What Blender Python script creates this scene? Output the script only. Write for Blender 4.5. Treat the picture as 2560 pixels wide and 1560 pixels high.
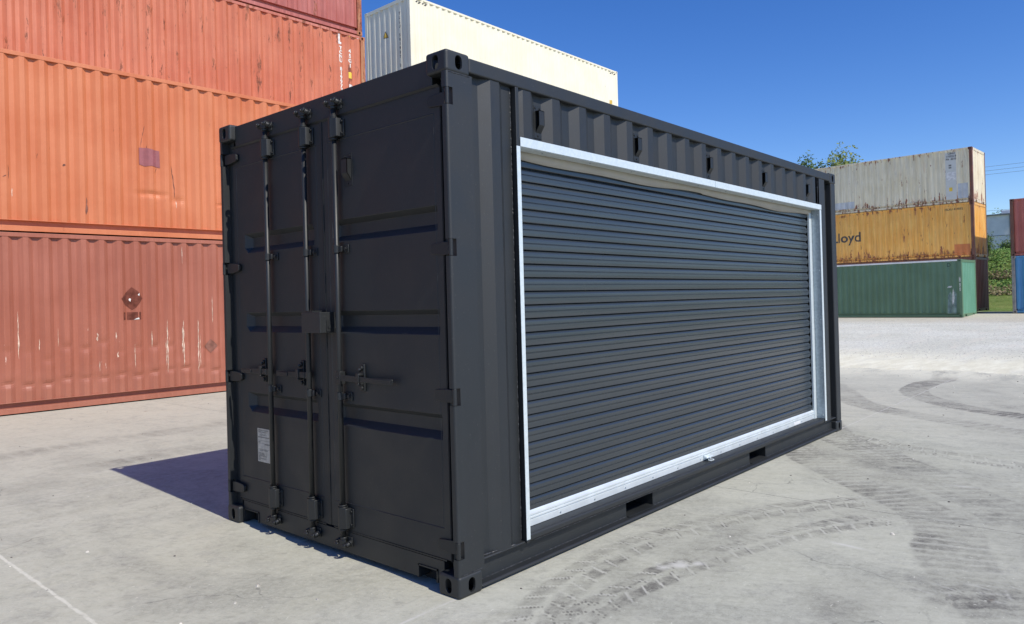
import bpy, bmesh, math, random
import numpy as np
from mathutils import Vector, Matrix
S = bpy.context.scene
for o in list(bpy.data.objects): bpy.data.objects.remove(o)
R = math.radians
random.seed(7); rng = np.random.default_rng(11)

# ------------------------------------------------------------------ camera
cd = bpy.data.cameras.new("camera"); cam = bpy.data.objects.new("camera", cd)
S.collection.objects.link(cam); S.camera = cam
_fw = Vector((0.7510815, 0.66019359, 0.00458385)); _dn = Vector((-0.01396991, 0.02283383, -0.99964166))
_fw.normalize(); _rt = _dn.cross(_fw).normalized(); _up = _rt.cross(_fw).normalized()
if _up.z < 0: _up = -_up
m3 = Matrix((_rt, _up, -_fw)).transposed()
cam.matrix_world = Matrix.Translation((-2.70999957, -2.81648581, 1.559825968)) @ m3.to_4x4()
cd.sensor_width = 36; cd.sensor_fit = 'HORIZONTAL'
cd.lens = 1862.558 / 2560 * 36
cd.shift_x = -6.05 / 2560; cd.shift_y = -36.8 / 2560
cd.clip_start = 0.05; cd.clip_end = 3000

# ------------------------------------------------------------------ light
SUN = Vector((-0.045, -0.686, 0.727)).normalized()
W = bpy.data.worlds.new("World"); S.world = W; W.use_nodes = True
wn = W.node_tree.nodes; bg = wn["Background"]
sky = wn.new("ShaderNodeTexSky"); sky.sky_type = 'NISHITA'; sky.sun_disc = False
sky.sun_elevation = math.asin(SUN.z); sky.sun_rotation = math.atan2(SUN.x, SUN.y)
sky.altitude = 900; sky.air_density = 1.0; sky.dust_density = 0.25; sky.ozone_density = 3.2
tint = wn.new("ShaderNodeHueSaturation"); tint.inputs['Saturation'].default_value = 1.31; tint.inputs['Hue'].default_value = 0.515; tint.inputs['Value'].default_value = 1.06
W.node_tree.links.new(sky.outputs[0], tint.inputs['Color']); W.node_tree.links.new(tint.outputs[0], bg.inputs[0]); bg.inputs[1].default_value = 0.150
sl = bpy.data.lights.new("sun", 'SUN'); sl.energy = 4.6; sl.angle = R(0.53); sl.color = (1, 0.945, 0.85)
so = bpy.data.objects.new("sun", sl); S.collection.objects.link(so)
so.rotation_euler = (-SUN).to_track_quat('-Z', 'Y').to_euler(); so.location = (0, -10, 20)
S.view_settings.view_transform = 'Standard'; S.view_settings.look = 'None'
S.view_settings.exposure = 0.0; S.view_settings.gamma = 1

# ------------------------------------------------------------------ node helpers
class NT:
    def __init__(s, name):
        s.m = bpy.data.materials.new(name); s.m.use_nodes = True
        s.t = s.m.node_tree; s.b = s.t.nodes["Principled BSDF"]
        s.tc = s.t.nodes.new("ShaderNodeTexCoord")
    def lk(s, a, b): s.t.links.new(a, b)
    def _in(s, sock, v):
        if v is None: return
        if hasattr(v, 'is_linked') or isinstance(v, bpy.types.NodeSocket): s.lk(v, sock)
        else: sock.default_value = v
    def math(s, op, a, b=None, c=None, clamp=False):
        n = s.t.nodes.new("ShaderNodeMath"); n.operation = op; n.use_clamp = clamp
        for i, v in enumerate((a, b, c)): s._in(n.inputs[i], v)
        return n.outputs[0]
    def noise(s, scale=(1, 1, 1), sc=1.0, det=4, rough=.55, off=0., co=None, dist=0.):
        mp = s.t.nodes.new("ShaderNodeMapping"); s.lk(co or s.tc.outputs['Object'], mp.inputs[0])
        mp.inputs['Scale'].default_value = scale; mp.inputs['Location'].default_value = (off, off * .7, off * 1.3)
        n = s.t.nodes.new("ShaderNodeTexNoise"); s.lk(mp.outputs[0], n.inputs[0])
        n.inputs['Scale'].default_value = sc; n.inputs['Detail'].default_value = det
        n.inputs['Roughness'].default_value = rough; n.inputs['Distortion'].default_value = dist
        return n.outputs[0]
    def voro(s, sc, scale=(1, 1, 1), out='Distance', rand=1):
        mp = s.t.nodes.new("ShaderNodeMapping"); s.lk(s.tc.outputs['Object'], mp.inputs[0]); mp.inputs['Scale'].default_value = scale
        n = s.t.nodes.new("ShaderNodeTexVoronoi"); s.lk(mp.outputs[0], n.inputs[0]); n.inputs['Scale'].default_value = sc
        n.inputs['Randomness'].default_value = rand
        return n.outputs[out]
    def ramp(s, v, a, b, lo=0., hi=1.):
        n = s.t.nodes.new("ShaderNodeMapRange"); n.interpolation_type = 'SMOOTHSTEP'
        s._in(n.inputs[0], v); s._in(n.inputs[1], a); s._in(n.inputs[2], b); n.inputs[3].default_value = lo; n.inputs[4].default_value = hi
        return n.outputs[0]
    def mix(s, f, a, b):
        n = s.t.nodes.new("ShaderNodeMix"); n.data_type = 'RGBA'
        s._in(n.inputs[0], f); 
        for i, v in ((6, a), (7, b)):
            if isinstance(v, tuple): v = (*v[:3], 1)
            s._in(n.inputs[i], v)
        return n.outputs[2]
    def attr(s, name):
        n = s.t.nodes.new("ShaderNodeAttribute"); n.attribute_name = name; return n.outputs['Fac']
    def xyz(s):
        n = s.t.nodes.new("ShaderNodeSeparateXYZ"); s.lk(s.tc.outputs['Object'], n.inputs[0]); return n.outputs
    def bump(s, h, dist=.01, st=1.):
        n = s.t.nodes.new("ShaderNodeBump"); s.lk(h, n.inputs['Height']); n.inputs['Distance'].default_value = dist
        n.inputs['Strength'].default_value = st; s.lk(n.outputs[0], s.b.inputs['Normal'])
    def fin(s, col=None, rough=.5, metal=0., spec=.5):
        if col is not None: s._in(s.b.inputs['Base Color'], (*col[:3], 1) if isinstance(col, tuple) else col)
        s._in(s.b.inputs['Roughness'], rough); s._in(s.b.inputs['Metallic'], metal)
        s.b.inputs['Specular IOR Level'].default_value = spec
        return s.m

def plain(name, col, rough=.5, metal=0., spec=.5, var=.08, sc=3.):
    t = NT(name); n = t.noise(sc=sc, det=5)
    f = t.ramp(n, .3, .7)
    c = t.mix(f, tuple(x * (1 - var) for x in col), tuple(min(1, x * (1 + var)) for x in col))
    return t.fin(c, rough, metal, spec)

def paint(name, c1, c2, rust=0., rustcol=(.16, .05, .02), edge=0., scratch=0., h=2.896, streak=.12, rough=.46, wearw=.0, spec=.5, dust=0.):
    """weathered container paint: fading, vertical runs, rust that gathers at the rails, pale scratches on the ridges"""
    t = NT(name); X, Y, Z = t.xyz()
    base = t.mix(t.ramp(t.noise(sc=.9, det=6, off=3), .35, .65), c1, c2)
    run = t.ramp(t.noise((9, 9, .35), 1.6, 6, .65, 1.), .32, .7)
    base = t.mix(t.math('MULTIPLY', run, streak), base, tuple(x * .45 for x in c1))
    base = t.mix(t.math('MULTIPLY', t.ramp(t.noise((30, 30, 1.1), 1., 5, .6, 5.), .5, .75), streak * .9), base, tuple(min(1, x * 1.5 + .05) for x in c2))
    wear = t.attr('wear')
    if dust:
        base = t.mix(t.math('MULTIPLY', t.ramp(Z, .9, .1), dust), base, (.42, .36, .30))
    if rust > 0:
        n = t.noise((5, 5, 1.1), 1.5, 9, .72, 9.)
        eb = t.ramp(Z, .75, .12); et = t.ramp(Z, h - .35, h - .05)
        e = t.math('MULTIPLY', t.math('MAXIMUM', eb, t.math('MULTIPLY', et, .6)), edge)
        th = t.math('SUBTRACT', .72 - rust * .12, t.math('ADD', e, t.math('MULTIPLY', wear, wearw)))
        r = t.ramp(t.math('SUBTRACT', n, th), 0., .035)
        rc = t.mix(t.ramp(t.noise(sc=14, det=4), .35, .65), rustcol, tuple(x * 2.1 for x in rustcol))
        base = t.mix(r, base, rc)
        halo = t.ramp(t.math('SUBTRACT', t.noise((3.5, 3.5, .5), 1.7, 6, .6, 9.), t.math('ADD', th, -.06)), 0., .2)
        base = t.mix(t.math('MULTIPLY', halo, .55), base, tuple(a * .5 + b * 1.1 for a, b in zip(c1, rustcol)))
    if scratch > 0:
        n = t.noise((26, 26, 3.0), 1.5, 7, .7, 2.)
        zz = t.math('MULTIPLY', t.ramp(Z, .25, .6), t.ramp(Z, 1.9, 1.1))
        th = t.math('SUBTRACT', .90, t.math('MULTIPLY', t.math('MULTIPLY', wear, zz), scratch))
        base = t.mix(t.ramp(t.math('SUBTRACT', n, th), 0., .03), base, (.78, .55, .45))
        n2 = t.noise((18, 18, 5.), 1.2, 7, .7, 22.)
        th2 = t.math('SUBTRACT', .80, t.math('MULTIPLY', wear, scratch * .28))
        base = t.mix(t.ramp(t.math('SUBTRACT', n2, th2), 0., .02), base, (.10, .05, .035))
    t.bump(t.noise(sc=2.2, det=3), .02, .35)
    return t.fin(base, rough, 0., spec)

# ------------------------------------------------------------------ mesh builder
class MB:
    def __init__(s): s.v = []; s.f = []; s.a = []; s.round = False
    def add(s, vs, fs, a=0.):
        k = len(s.v); s.v += [tuple(p) for p in vs]
        s.f += [tuple(i + k for i in f) for f in fs]
        s.a += (list(a) if hasattr(a, '__len__') else [a] * len(vs)); return s
    def box(s, x0, y0, z0, x1, y1, z1):
        return s.add([(x, y, z) for z in (z0, z1) for y in (y0, y1) for x in (x0, x1)],
              [(0, 2, 3, 1), (4, 5, 7, 6), (0, 1, 5, 4), (2, 6, 7, 3), (0, 4, 6, 2), (1, 3, 7, 5)])
    def prism(s, poly, a, b, ax=2):
        """poly in the two other axes (cyclic order), extruded along ax"""
        n = len(poly); vs = []
        for w in (a, b):
            for p in poly:
                q = [0, 0, 0]; q[ax] = w; q[(ax + 1) % 3] = p[0]; q[(ax + 2) % 3] = p[1]; vs.append(q)
        return s.add(vs, [tuple(range(n))[::-1], tuple(range(n, 2 * n))] + [(i, (i + 1) % n, n + (i + 1) % n, n + i) for i in range(n)])
    def cyl(s, p, q, r, n=14, r2=None, cap=True):
        s.round = True
        p, q = Vector(p), Vector(q); d = (q - p).normalized(); u = d.orthogonal().normalized(); w = d.cross(u)
        r2 = r if r2 is None else r2; vs = []
        for c, rr in ((p, r), (q, r2)):
            for i in range(n):
                t = 2 * math.pi * i / n; vs.append(c + (u * math.cos(t) + w * math.sin(t)) * rr)
        fs = [(i, (i + 1) % n, n + (i + 1) % n, n + i) for i in range(n)]
        if cap: fs += [tuple(range(n))[::-1], tuple(range(n, 2 * n))]
        return s.add(vs, fs)
    def build(s, name, mat, parent=None, bevel=0., smooth=False, seg=2):
        me = bpy.data.meshes.new(name); me.from_pydata(s.v, [], s.f); me.update()
        if any(s.a):
            at = me.attributes.new('wear', 'FLOAT', 'POINT'); at.data.foreach_set('value', s.a)
        me.materials.append(mat)
        bm = bmesh.new(); bm.from_mesh(me); bmesh.ops.recalc_face_normals(bm, faces=bm.faces)
        if s.round and not smooth:
            for f in bm.faces: f.smooth = True
            for e in bm.edges:
                if len(e.link_faces) != 2 or e.calc_face_angle(0) > R(47): e.smooth = False
        bm.to_mesh(me); bm.free()
        if smooth: me.shade_smooth()
        o = bpy.data.objects.new(name, me); S.collection.objects.link(o)
        if parent: o.parent = parent
        if bevel:
            b = o.modifiers.new('bevel', 'BEVEL'); b.width = bevel; b.segments = seg; b.limit_method = 'ANGLE'; b.angle_limit = R(35)
        return o

def tag(o, label=None, cat=None, group=None, kind=None):
    if label: o['label'] = label
    if cat: o['category'] = cat
    if group: o['group'] = group
    if kind: o['kind'] = kind
    return o
def empty(name, loc=(0, 0, 0), rz=0., **k):
    o = bpy.data.objects.new(name, None); S.collection.objects.link(o); o.location = loc; o.rotation_euler = (0, 0, rz)
    o.empty_display_size = .3
    return tag(o, **k)

def boolean(o, cutters):
    for c in cutters:
        m = o.modifiers.new('cut', 'BOOLEAN'); m.object = c; m.operation = 'DIFFERENCE'; m.solver = 'EXACT'
    bpy.context.view_layer.update(); dg = bpy.context.evaluated_depsgraph_get()
    me = bpy.data.meshes.new_from_object(o.evaluated_get(dg)); o.modifiers.clear(); old = o.data; o.data = me
    for c in cutters: bpy.data.objects.remove(c)
    return o

def text_mesh(body, size, wide=1., bold=0., space=1., line=1., align='LEFT'):
    cu = bpy.data.curves.new('lettering', 'FONT'); cu.body = body; cu.size = size; cu.offset = bold; cu.space_character = space
    cu.space_line = line; cu.align_x = align; cu.resolution_u = 3
    o = bpy.data.objects.new('lettering', cu); S.collection.objects.link(o)
    bpy.context.view_layer.update(); dg = bpy.context.evaluated_depsgraph_get()
    me = bpy.data.meshes.new_from_object(o.evaluated_get(dg)); bpy.data.objects.remove(o)
    for v in me.vertices: v.co.x *= wide
    return me

# ------------------------------------------------------------------ corrugation
PITCH = .279
def corr_profile(phase, u0, u1, out=.010, inn=.056, flats=()):
    """list of (u, depth, is_outer) across the panel"""
    pts = []
    k = math.floor((u0 - phase) / PITCH) - 1
    while phase + k * PITCH < u1 + PITCH:
        a = phase + k * PITCH
        pts += [(a, out, 1.), (a + .072, out, 1.), (a + .140, inn, 0.), (a + .211, inn, 0.)]; k += 1
    def ev(u):
        for i in range(len(pts) - 1):
            if pts[i][0] <= u <= pts[i + 1][0]:
                t = (u - pts[i][0]) / (pts[i + 1][0] - pts[i][0] + 1e-9)
                return pts[i][1] * (1 - t) + pts[i + 1][1] * t
        return out
    def evf(u):
        for a, b in flats:
            if a <= u <= b: return out
        return ev(u)
    us = sorted(set([u0, u1] + [round(p[0], 5) for p in pts if u0 < p[0] < u1 and not any(a < p[0] < b for a, b in flats)] + [w for a, b in flats for w in (a, b) if u0 < w < u1]))
    res = []
    for u in us:
        fl = any(a <= u <= b for a, b in flats)
        d = out if fl else ev(u)
        res.append((u, d, 1. if abs(d - out) < 1e-5 else 0.))
    return res, evf
FR = {}
def corr_mesh(prof, zs, fmap, dent=None):
    mb = MB(); vs = []; at = []; n = len(prof)
    for z in zs:
        for u, d, w in prof:
            dd = d + (dent(u, z, w) if dent else 0.)
            vs.append(fmap(u, dd, z)); at.append(w * (FR.setdefault(int((u + .02) / PITCH), random.uniform(.15, 1.15)) if dent else 1.))
    fs = [(j * n + i, j * n + i + 1, (j + 1) * n + i + 1, (j + 1) * n + i) for j in range(len(zs) - 1) for i in range(n - 1)]
    return mb.add(vs, fs, at)
def marking(name, me, mat, parent, place, breaks, prof, lift=.0025, axis='side', L=0.):
    """lettering laid on the corrugated sheet: cut at the folds and pushed onto them.  place(p)->(u,z)"""
    bm = bmesh.new(); bm.from_mesh(me)
    for v in bm.verts:
        u, z = place(v.co); v.co = Vector((u, 0, z))
    for b in breaks:
        bmesh.ops.bisect_plane(bm, geom=bm.verts[:] + bm.edges[:] + bm.faces[:], plane_co=(b, 0, 0), plane_no=(1, 0, 0))
    for v in bm.verts:
        d = prof(v.co.x) - lift
        v.co = Vector((v.co.x, d, v.co.z)) if axis == 'side' else Vector((L - d, v.co.x, v.co.z) if axis == 'endL' else (d, v.co.x, v.co.z))
    m2 = bpy.data.meshes.new(name); bm.to_mesh(m2); bm.free(); m2.materials.clear(); m2.materials.append(mat)
    o = bpy.data.objects.new(name, m2); S.collection.objects.link(o); o.parent = parent
    return o
def rect_mesh(w, h):
    me = bpy.data.meshes.new('r'); me.from_pydata([(0, 0, 0), (w, 0, 0), (w, h, 0), (0, h, 0)], [], [(0, 1, 2, 3)]); return me
def poly_mesh(p):
    me = bpy.data.meshes.new('r'); me.from_pydata([(a, b, 0) for a, b in p], [], [tuple(range(len(p)))]); return me

# ------------------------------------------------------------------ corner castings (real hollow blocks with oval holes)
CW, CL, CH = .162, .178, .118
def oval(cx, cy, hw, hh, n=7):
    # stadium, tall along second coordinate
    r = min(hw, hh); pts = []
    for i in range(n + 1):
        t = math.pi * i / n; pts.append((cx + math.cos(t) * r, cy + (hh - r) + math.sin(t) * r))
    for i in range(n + 1):
        t = math.pi + math.pi * i / n; pts.append((cx + math.cos(t) * r, cy - (hh - r) + math.sin(t) * r))
    return pts
def make_casting(mat, bev=.016):
    """block occupying x 0..CL, y 0..CW, z 0..CH with its outer corner at the origin"""
    o = MB().box(0, 0, 0, CL, CW, CH).build('corner_casting', mat, None)
    b = o.modifiers.new('b', 'BEVEL'); b.width = bev; b.segments = 4
    cuts = [MB().box(.014, .014, .012, CL - .012, CW - .012, CH - .012).build('c', mat),
            MB().prism(oval(CW * .52, CH * .5, .024, .039), -.05, .05, 0).build('c', mat),
            MB().prism([(b_, a_) for a_, b_ in oval(CL * .52, CH * .5, .026, .039)], -.05, .05, 1).build('c', mat),
            MB().prism([(a_, b_) for a_, b_ in oval(CL * .5, CW * .5, .031, .055)], CH - .05, CH + .05, 2).build('c', mat)]
    boolean(o, cuts); me = o.data; bpy.data.objects.remove(o); return me
CAST = {}
def casting_variants(mat):
    if mat.name in CAST: return CAST[mat.name]
    base = make_casting(mat); out = {}
    for sx in (0, 1):
        for sy in (0, 1):
            for sz in (0, 1):
                me = base.copy(); bm = bmesh.new(); bm.from_mesh(me)
                for v in bm.verts:
                    v.co.x *= -1 if sx else 1; v.co.y *= -1 if sy else 1
                    if sz: pass
                    else: v.co.z = CH - v.co.z          # opening on the outer face of bottom castings
                bmesh.ops.recalc_face_normals(bm, faces=bm.faces)
                bm.to_mesh(me); bm.free(); me.materials.clear(); me.materials.append(mat); out[sx, sy, sz] = me
    CAST[mat.name] = out; return out
def add_castings(root, mat, L, Wd, h):
    V = casting_variants(mat)
    for (sx, sy, sz), me in V.items():
        o = bpy.data.objects.new('corner_casting', me); S.collection.objects.link(o); o.parent = root
        o.location = (L * sx, Wd * sy, (h - CH) * sz)

# ------------------------------------------------------------------ weathered background container
def container(label, group, loc, yaw, mat, postmat=None, L=12.192, h=2.896, dent=None, zs=None, phase=.33, railmat=None, roofmat=None, topmat=None, endphase=.30, flats=(), name='shipping_container', endmat=None):
    Wd = 2.438; root = empty(name, loc, yaw, label=label, cat='shipping container', group=group)
    pm = postmat or mat; rm = railmat or mat
    zs = zs or [.195, h - .07]
    prof, ev = corr_profile(phase, .13, L - .13, flats=flats)
    corr_mesh(prof, zs, lambda u, d, z: (u, d, z), dent).build('side_panel', mat, root)
    p2, _ = corr_profile(phase, .13, L - .13)
    corr_mesh(p2, [.16, h - .07], lambda u, d, z: (u, Wd - d, z)).build('side_panel', mat, root)
    ep, eev = corr_profile(endphase, .14, Wd - .14, .012, .05)
    corr_mesh(ep, [.15, h - .12], lambda u, d, z: (d, u, z)).build('end_panel', endmat or mat, root)
    corr_mesh(ep, [.15, h - .12], lambda u, d, z: (L - d, u, z)).build('end_panel', endmat or mat, root)
    rp, _ = corr_profile(.2, .1, L - .1, h - .02, h - .035)
    corr_mesh(rp, [.05, Wd - .05], lambda u, d, z: (u, z, d)).build('roof', roofmat or mat, root)
    for y0, y1 in ((.004, .062), (Wd - .062, Wd - .004)):
        MB().box(CL - .003, y0, h - .075, L - CL + .003, y1, h - .008).build('top_rail', topmat or rm, root, .004)
    for s in (0, 1):
        p = [(.006, .196), (.006, .188), (.085, .188), (.085, .112), (.008, .102), (.008, .018), (.11, .018), (.11, .196)]
        if s: p = [(Wd - a, b) for a, b in p]
        MB().prism(p, CL - .003, L - CL + .003, 0).build('bottom_rail', rm, root, .003)
    for x0, x1 in ((.006, .07), (L - .07, L - .006)):
        MB().box(x0, CW - .003, h - .125, x1, Wd - CW + .003, h - .01).build('end_rail', rm, root, .004)
        e = MB()                                     # bottom sill with two fork notches
        for a, b, z0 in ((CW - .003, .42, .02), (.42, .72, .11), (.72, Wd - .72, .02), (Wd - .72, Wd - .42, .11), (Wd - .42, Wd - CW + .003, .02)):
            e.box(x0, a, z0, x1, b, .15)
        e.build('end_sill', rm, root)
    for x0, x1 in ((.003, .14), (L - .14, L - .003)):
        for y0, y1 in ((.003, .15), (Wd - .15, Wd - .003)):
            MB().box(x0, y0, CH - .01, x1, y1, h - CH + .01).build('corner_post', pm, root, .012)
    add_castings(root, pm, L, Wd, h)
    return root, prof, ev

# ------------------------------------------------------------------ materials
def black_paint(name, col=(.0070, .0095, .0112), rough=.57, spec=.76, speck=.0, warm=(.0095, .0110, .0118)):
    t = NT(name)
    n = t.noise(sc=1.4, det=6, rough=.6)
    c = t.mix(t.ramp(n, .3, .7), col, warm)
    c = t.mix(t.math('MULTIPLY', t.ramp(t.noise((7, 7, .6), 1.2, 6, .7, 4.), .5, .8), .35), c, tuple(x * 1.6 + .004 for x in col))
    ds = t.ramp(t.noise(sc=90, det=2, off=8), .68, .74)
    c = t.mix(t.math('MULTIPLY', ds, .25), c, (.12, .115, .105))
    r = t.math('ADD', t.ramp(t.noise(sc=3.5, det=5, off=2), .3, .7, -.05, .06), rough)
    t.bump(t.math('ADD', t.noise(sc=240, det=2), t.math('MULTIPLY', t.noise(sc=3, det=2, off=3), 1.5)), .0012, .22)
    return t.fin(c, r, 0., spec)
M_blk = black_paint('satin_black_paint')
M_door = M_blk
M_hard = black_paint('black_painted_hardware', (.015, .0165, .0175), .50, .55)
M_curt = None
def curtain_mat():
    t = NT('slate_grey_coated_slats')
    n = t.noise((.4, 1, 6), 2., 4)
    c = t.mix(t.ramp(n, .35, .65), (.026, .033, .039), (.032, .039, .045))
    t.bump(t.noise((.5, 1, 3), 5., 3, off=2), .003, .12)
    return t.fin(c, .25, 0., .8)
M_curt = curtain_mat()
def galv_mat(name, a=(.63, .70, .71), b=(.70, .76, .77), rough=.42, metal=.30):
    t = NT(name)
    v = t.voro(55, out='Color')
    f = t.ramp(v, .1, .9)
    c = t.mix(f, a, b)
    c = t.mix(t.math('MULTIPLY', t.ramp(t.noise(sc=7, det=6, off=3), .55, .78), .2), c, tuple(x * .75 for x in a))
    return t.fin(c, rough, metal, .5)
M_galv = galv_mat('galvanised_steel')
M_galvd = galv_mat('darker_galvanised_steel', (.34, .40, .44), (.42, .48, .52), .38, .6)  # darker copy: puts the reveals' shade into the colour; fasteners share it
M_alu = plain('brushed_aluminium_bar', (.72, .77, .78), .38, .35, .5, .06, 8)
M_seal = plain('bounce_tinted_brush_seal', (.42, .38, .31), .8)  # tan tint paints in the light bounced up from the ground
M_weld = plain('bright_weld_bead', (.035, .036, .038), .42, .1, var=.8, sc=60)
M_dark = plain('shadow_gap_rubber', (.010, .010, .011), .7)
M_plate = plain('aluminium_data_plate', (.48, .46, .41), .5, .2, var=.12, sc=30)
M_ink = plain('dark_plate_lettering', (.09, .085, .08), .6)

# ------------------------------------------------------------------ the black container
BL, BW, BH = 6.058, 2.438, 2.896
bc = empty('shipping_container', (0, 0, 0), 0, label='black shipping container with a wide slatted roll-up door in its long side', cat='shipping container')
add_castings(bc, M_blk, BL, BW, BH)

# corner posts.  front pair has the open section that carries the hinges
HZ = [.252, 1.06, 1.85, 2.65]
def post_poly(flip):
    p = [(.004, .004), (.195, .004), (.195, .012), (.192, .060), (.165, .108), (.062, .108), (.062, .042), (.004, .042)]
    if flip: p = [(x, BW - y) for x, y in p][::-1]
    return p
for flip in (0, 1):
    o = MB().prism(post_poly(flip), CH - .004, BH - CH + .004, 2).build('corner_post', M_blk, None)
    bm = bmesh.new(); bm.from_mesh(o.data)
    yc = BW - .004 if flip else .004
    es = [e for e in bm.edges if all(abs(v.co.x - .004) < 1e-4 and abs(v.co.y - yc) < 1e-4 for v in e.verts)]
    bmesh.ops.bevel(bm, geom=es, offset=.013, segments=4, affect='EDGES', profile=.5); bm.to_mesh(o.data); bm.free()
    cuts = []
    for z in HZ:
        y0, y1 = (-.02, .095) if not flip else (BW - .095, BW - .009)
        cuts.append(MB().box(-.02, y0, z - .046, .047, y1, z + .046).build('c', M_blk))
    boolean(o, cuts); o.parent = bc; o.name = 'corner_post'
    for i, z in enumerate(HZ):
        s = -1 if flip else 1; Y = lambda y: BW - y if flip else y
        hn = MB().cyl((.0145, Y(.0145), z - .044), (.0145, Y(.0145), z + .044), .0115, 16)
        if flip: hn.prism([(Y(.040), z - .034), (Y(.100), z - .036), (Y(.188), z - .026), (Y(.200), z - .014), (Y(.200), z + .018), (Y(.188), z + .028), (Y(.100), z + .036), (Y(.040), z + .034)], .0245, .0475, 0)
        else: hn.prism([(Y(.060), z - .034), (Y(.100), z - .036), (Y(.188), z - .026), (Y(.200), z - .014), (Y(.200), z + .018), (Y(.188), z + .028), (Y(.100), z + .036), (Y(.060), z + .034)], .0395, .0488, 0)
        ho = hn.build('hinge', M_hard, bc, .002)
        pn = MB().cyl((.0145, Y(.0145), z - .053), (.0145, Y(.0145), z + .051), .0065, 10)
        pn.build('hinge_pin', M_hard, ho)
for y0, y1 in ((.004, .12), (BW - .12, BW - .004)):
    MB().box(BL - .14, y0, CH - .004, BL - .004, y1, BH - CH + .004).build('corner_post', M_blk, bc, .012, seg=3)

# long side: top rail, bottom rail with fork pockets
MB().box(CL - .003, .004, 2.800, BL - CL + .003, .066, 2.882).build('top_rail', M_blk, bc, .009, seg=3)
MB().box(CL - .003, BW - .066, 2.800, BL - CL + .003, BW - .004, 2.882).build('top_rail', M_blk, bc, .009)
PK = [(1.68, 2.035), (3.71, 4.065)]
rail = MB(); xa, xb = CL - .003, BL - CL + .003
rail.prism([(.058, .138), (.058, .154), (.016, .154), (.010, .162), (.016, .168), (.12, .168), (.12, .138)], xa, xb, 0)
rail.prism([(.058, .036), (.012, .032), (.003, .026), (.003, .016), (.12, .016), (.12, .036)], xa, xb, 0)
for a, b in ((xa, PK[0][0]), (PK[0][1], PK[1][0]), (PK[1][1], xb)):
    rail.box(a, .058, .034, b, .064, .140)
rail.build('bottom_rail', M_blk, bc, .0025)
for a, b in PK:
    MB().box(a - .005, .0645, .035, a, 2.37, .139).box(b, .0645, .035, b + .005, 2.37, .139).box(a, .0645, .134, b, 2.37, .139).box(a - .004, .03, .0375, b + .004, .30, .041).build('fork_pocket', M_blk, bc)
MB().prism([(BW - .058, .154), (BW - .010, .150), (BW - .010, .02), (BW - .12, .02), (BW - .12, .168), (BW - .058, .168)], xa, xb, 0).build('bottom_rail', M_blk, bc)
# weld beads
wb = None
def bead(_, p, q, r=.0028, step=.016):
    mb = MB()
    p, q = Vector(p), Vector(q); n = max(2, int((q - p).length / step)); prev = None
    for i in range(n + 1):
        c = p.lerp(q, i / n); rr = r * random.uniform(.55, 1.35)
        if prev is not None: mb.cyl(prev[0], c, prev[1], 5, rr, False)
        prev = (c, rr)
    mb.build('weld_bead', M_weld, bc, smooth=True)
bead(wb, (xa + .03, .058, .036), (xb, .058, .036), .004)
bead(wb, (.197, .046, .20), (.197, .046, 2.78), .003)
bead(wb, (.20, .04, .171), (.47, .014, .171), .005, .012)
bead(wb, (.02, .0035, .1215), (.175, .0035, .1215), .0025); bead(wb, (.02, .0035, 2.776), (.175, .0035, 2.776), .0022)
bead(wb, (.539, .035, .18), (.539, .035, 2.79), .0035, .010)
bead(wb, (5.492, .0085, 2.52), (5.492, .0085, 2.79), .0035, .02)
bead(wb, (.62, .0035, .160), (2.6, .0035, .160), .0022, .03)

# side sheet: one fold left of the opening, the strip above it, one fold on its right, the plain far side, roof and blind end
PH = .350
pl = [(.190, .048, 0.), (.282, .048, 0.), (.350, .012, 1.), (.422, .012, 1.), (.462, .034, 0.), (.538, .034, 0.)]
corr_mesh(pl, [.16, 1.1, 2.805], lambda u, d, z: (u, d, z)).build('side_panel', M_blk, bc)
ph, _ = corr_profile(PH, .575, 5.514, .012, .048)
corr_mesh(ph, [2.500, 2.65, 2.805], lambda u, d, z: (u, d, z)).build('side_panel', M_blk, bc)
pr_ = [(5.552, .012, 1.), (5.723, .012, 1.), (5.760, .07, 0.), (5.93, .07, 0.)]
corr_mesh(pr_, [.16, 2.805], lambda u, d, z: (u, d, z)).build('side_panel', M_blk, bc)
pb, _ = corr_profile(PH, .16, 5.93, .012, .048)
corr_mesh(pb, [.16, 2.805], lambda u, d, z: (u, BW - d, z)).build('side_panel', M_blk, bc)
pe, _ = corr_profile(.2, .1, 2.338, .03, .066)
corr_mesh(pe, [.1, 2.8], lambda u, d, z: (BL - d, u, z)).build('end_panel', M_blk, bc)
prf, _ = corr_profile(.2, .1, BL - .1, BH - .025, BH - .045)
corr_mesh(prf, [.05, BW - .05], lambda u, d, z: (u, z, d)).build('roof', M_blk, bc)
MB().box(BL - .07, CW, 2.77, BL - .01, BW - CW, 2.88).build('end_rail', M_blk, bc)
MB().box(BL - .07, CW, .02, BL - .01, BW - CW, .15).build('end_sill', M_blk, bc)
MB().box(.12, .12, .142, BL - .1, BW - .12, .168).build('floor', M_dark, bc)
# framing tubes of the opening
fr = MB()
fr.box(.549, .000, .157, .5775, .115, 2.799); fr.box(5.509, .000, .157, 5.556, .115, 2.520)
fr.box(.5775, .0015, 2.457, 5.509, .115, 2.509)
fr.build('opening_frame', M_blk, bc, .003)
MB().box(.500, .055, .17, .549, .062, 2.80).build('closing_plate', M_dark, bc)
MB().box(.5765, .002, .1585, 5.508, .112, .203).build('sill_tube', M_blk, bc, .014, seg=4)

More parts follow.
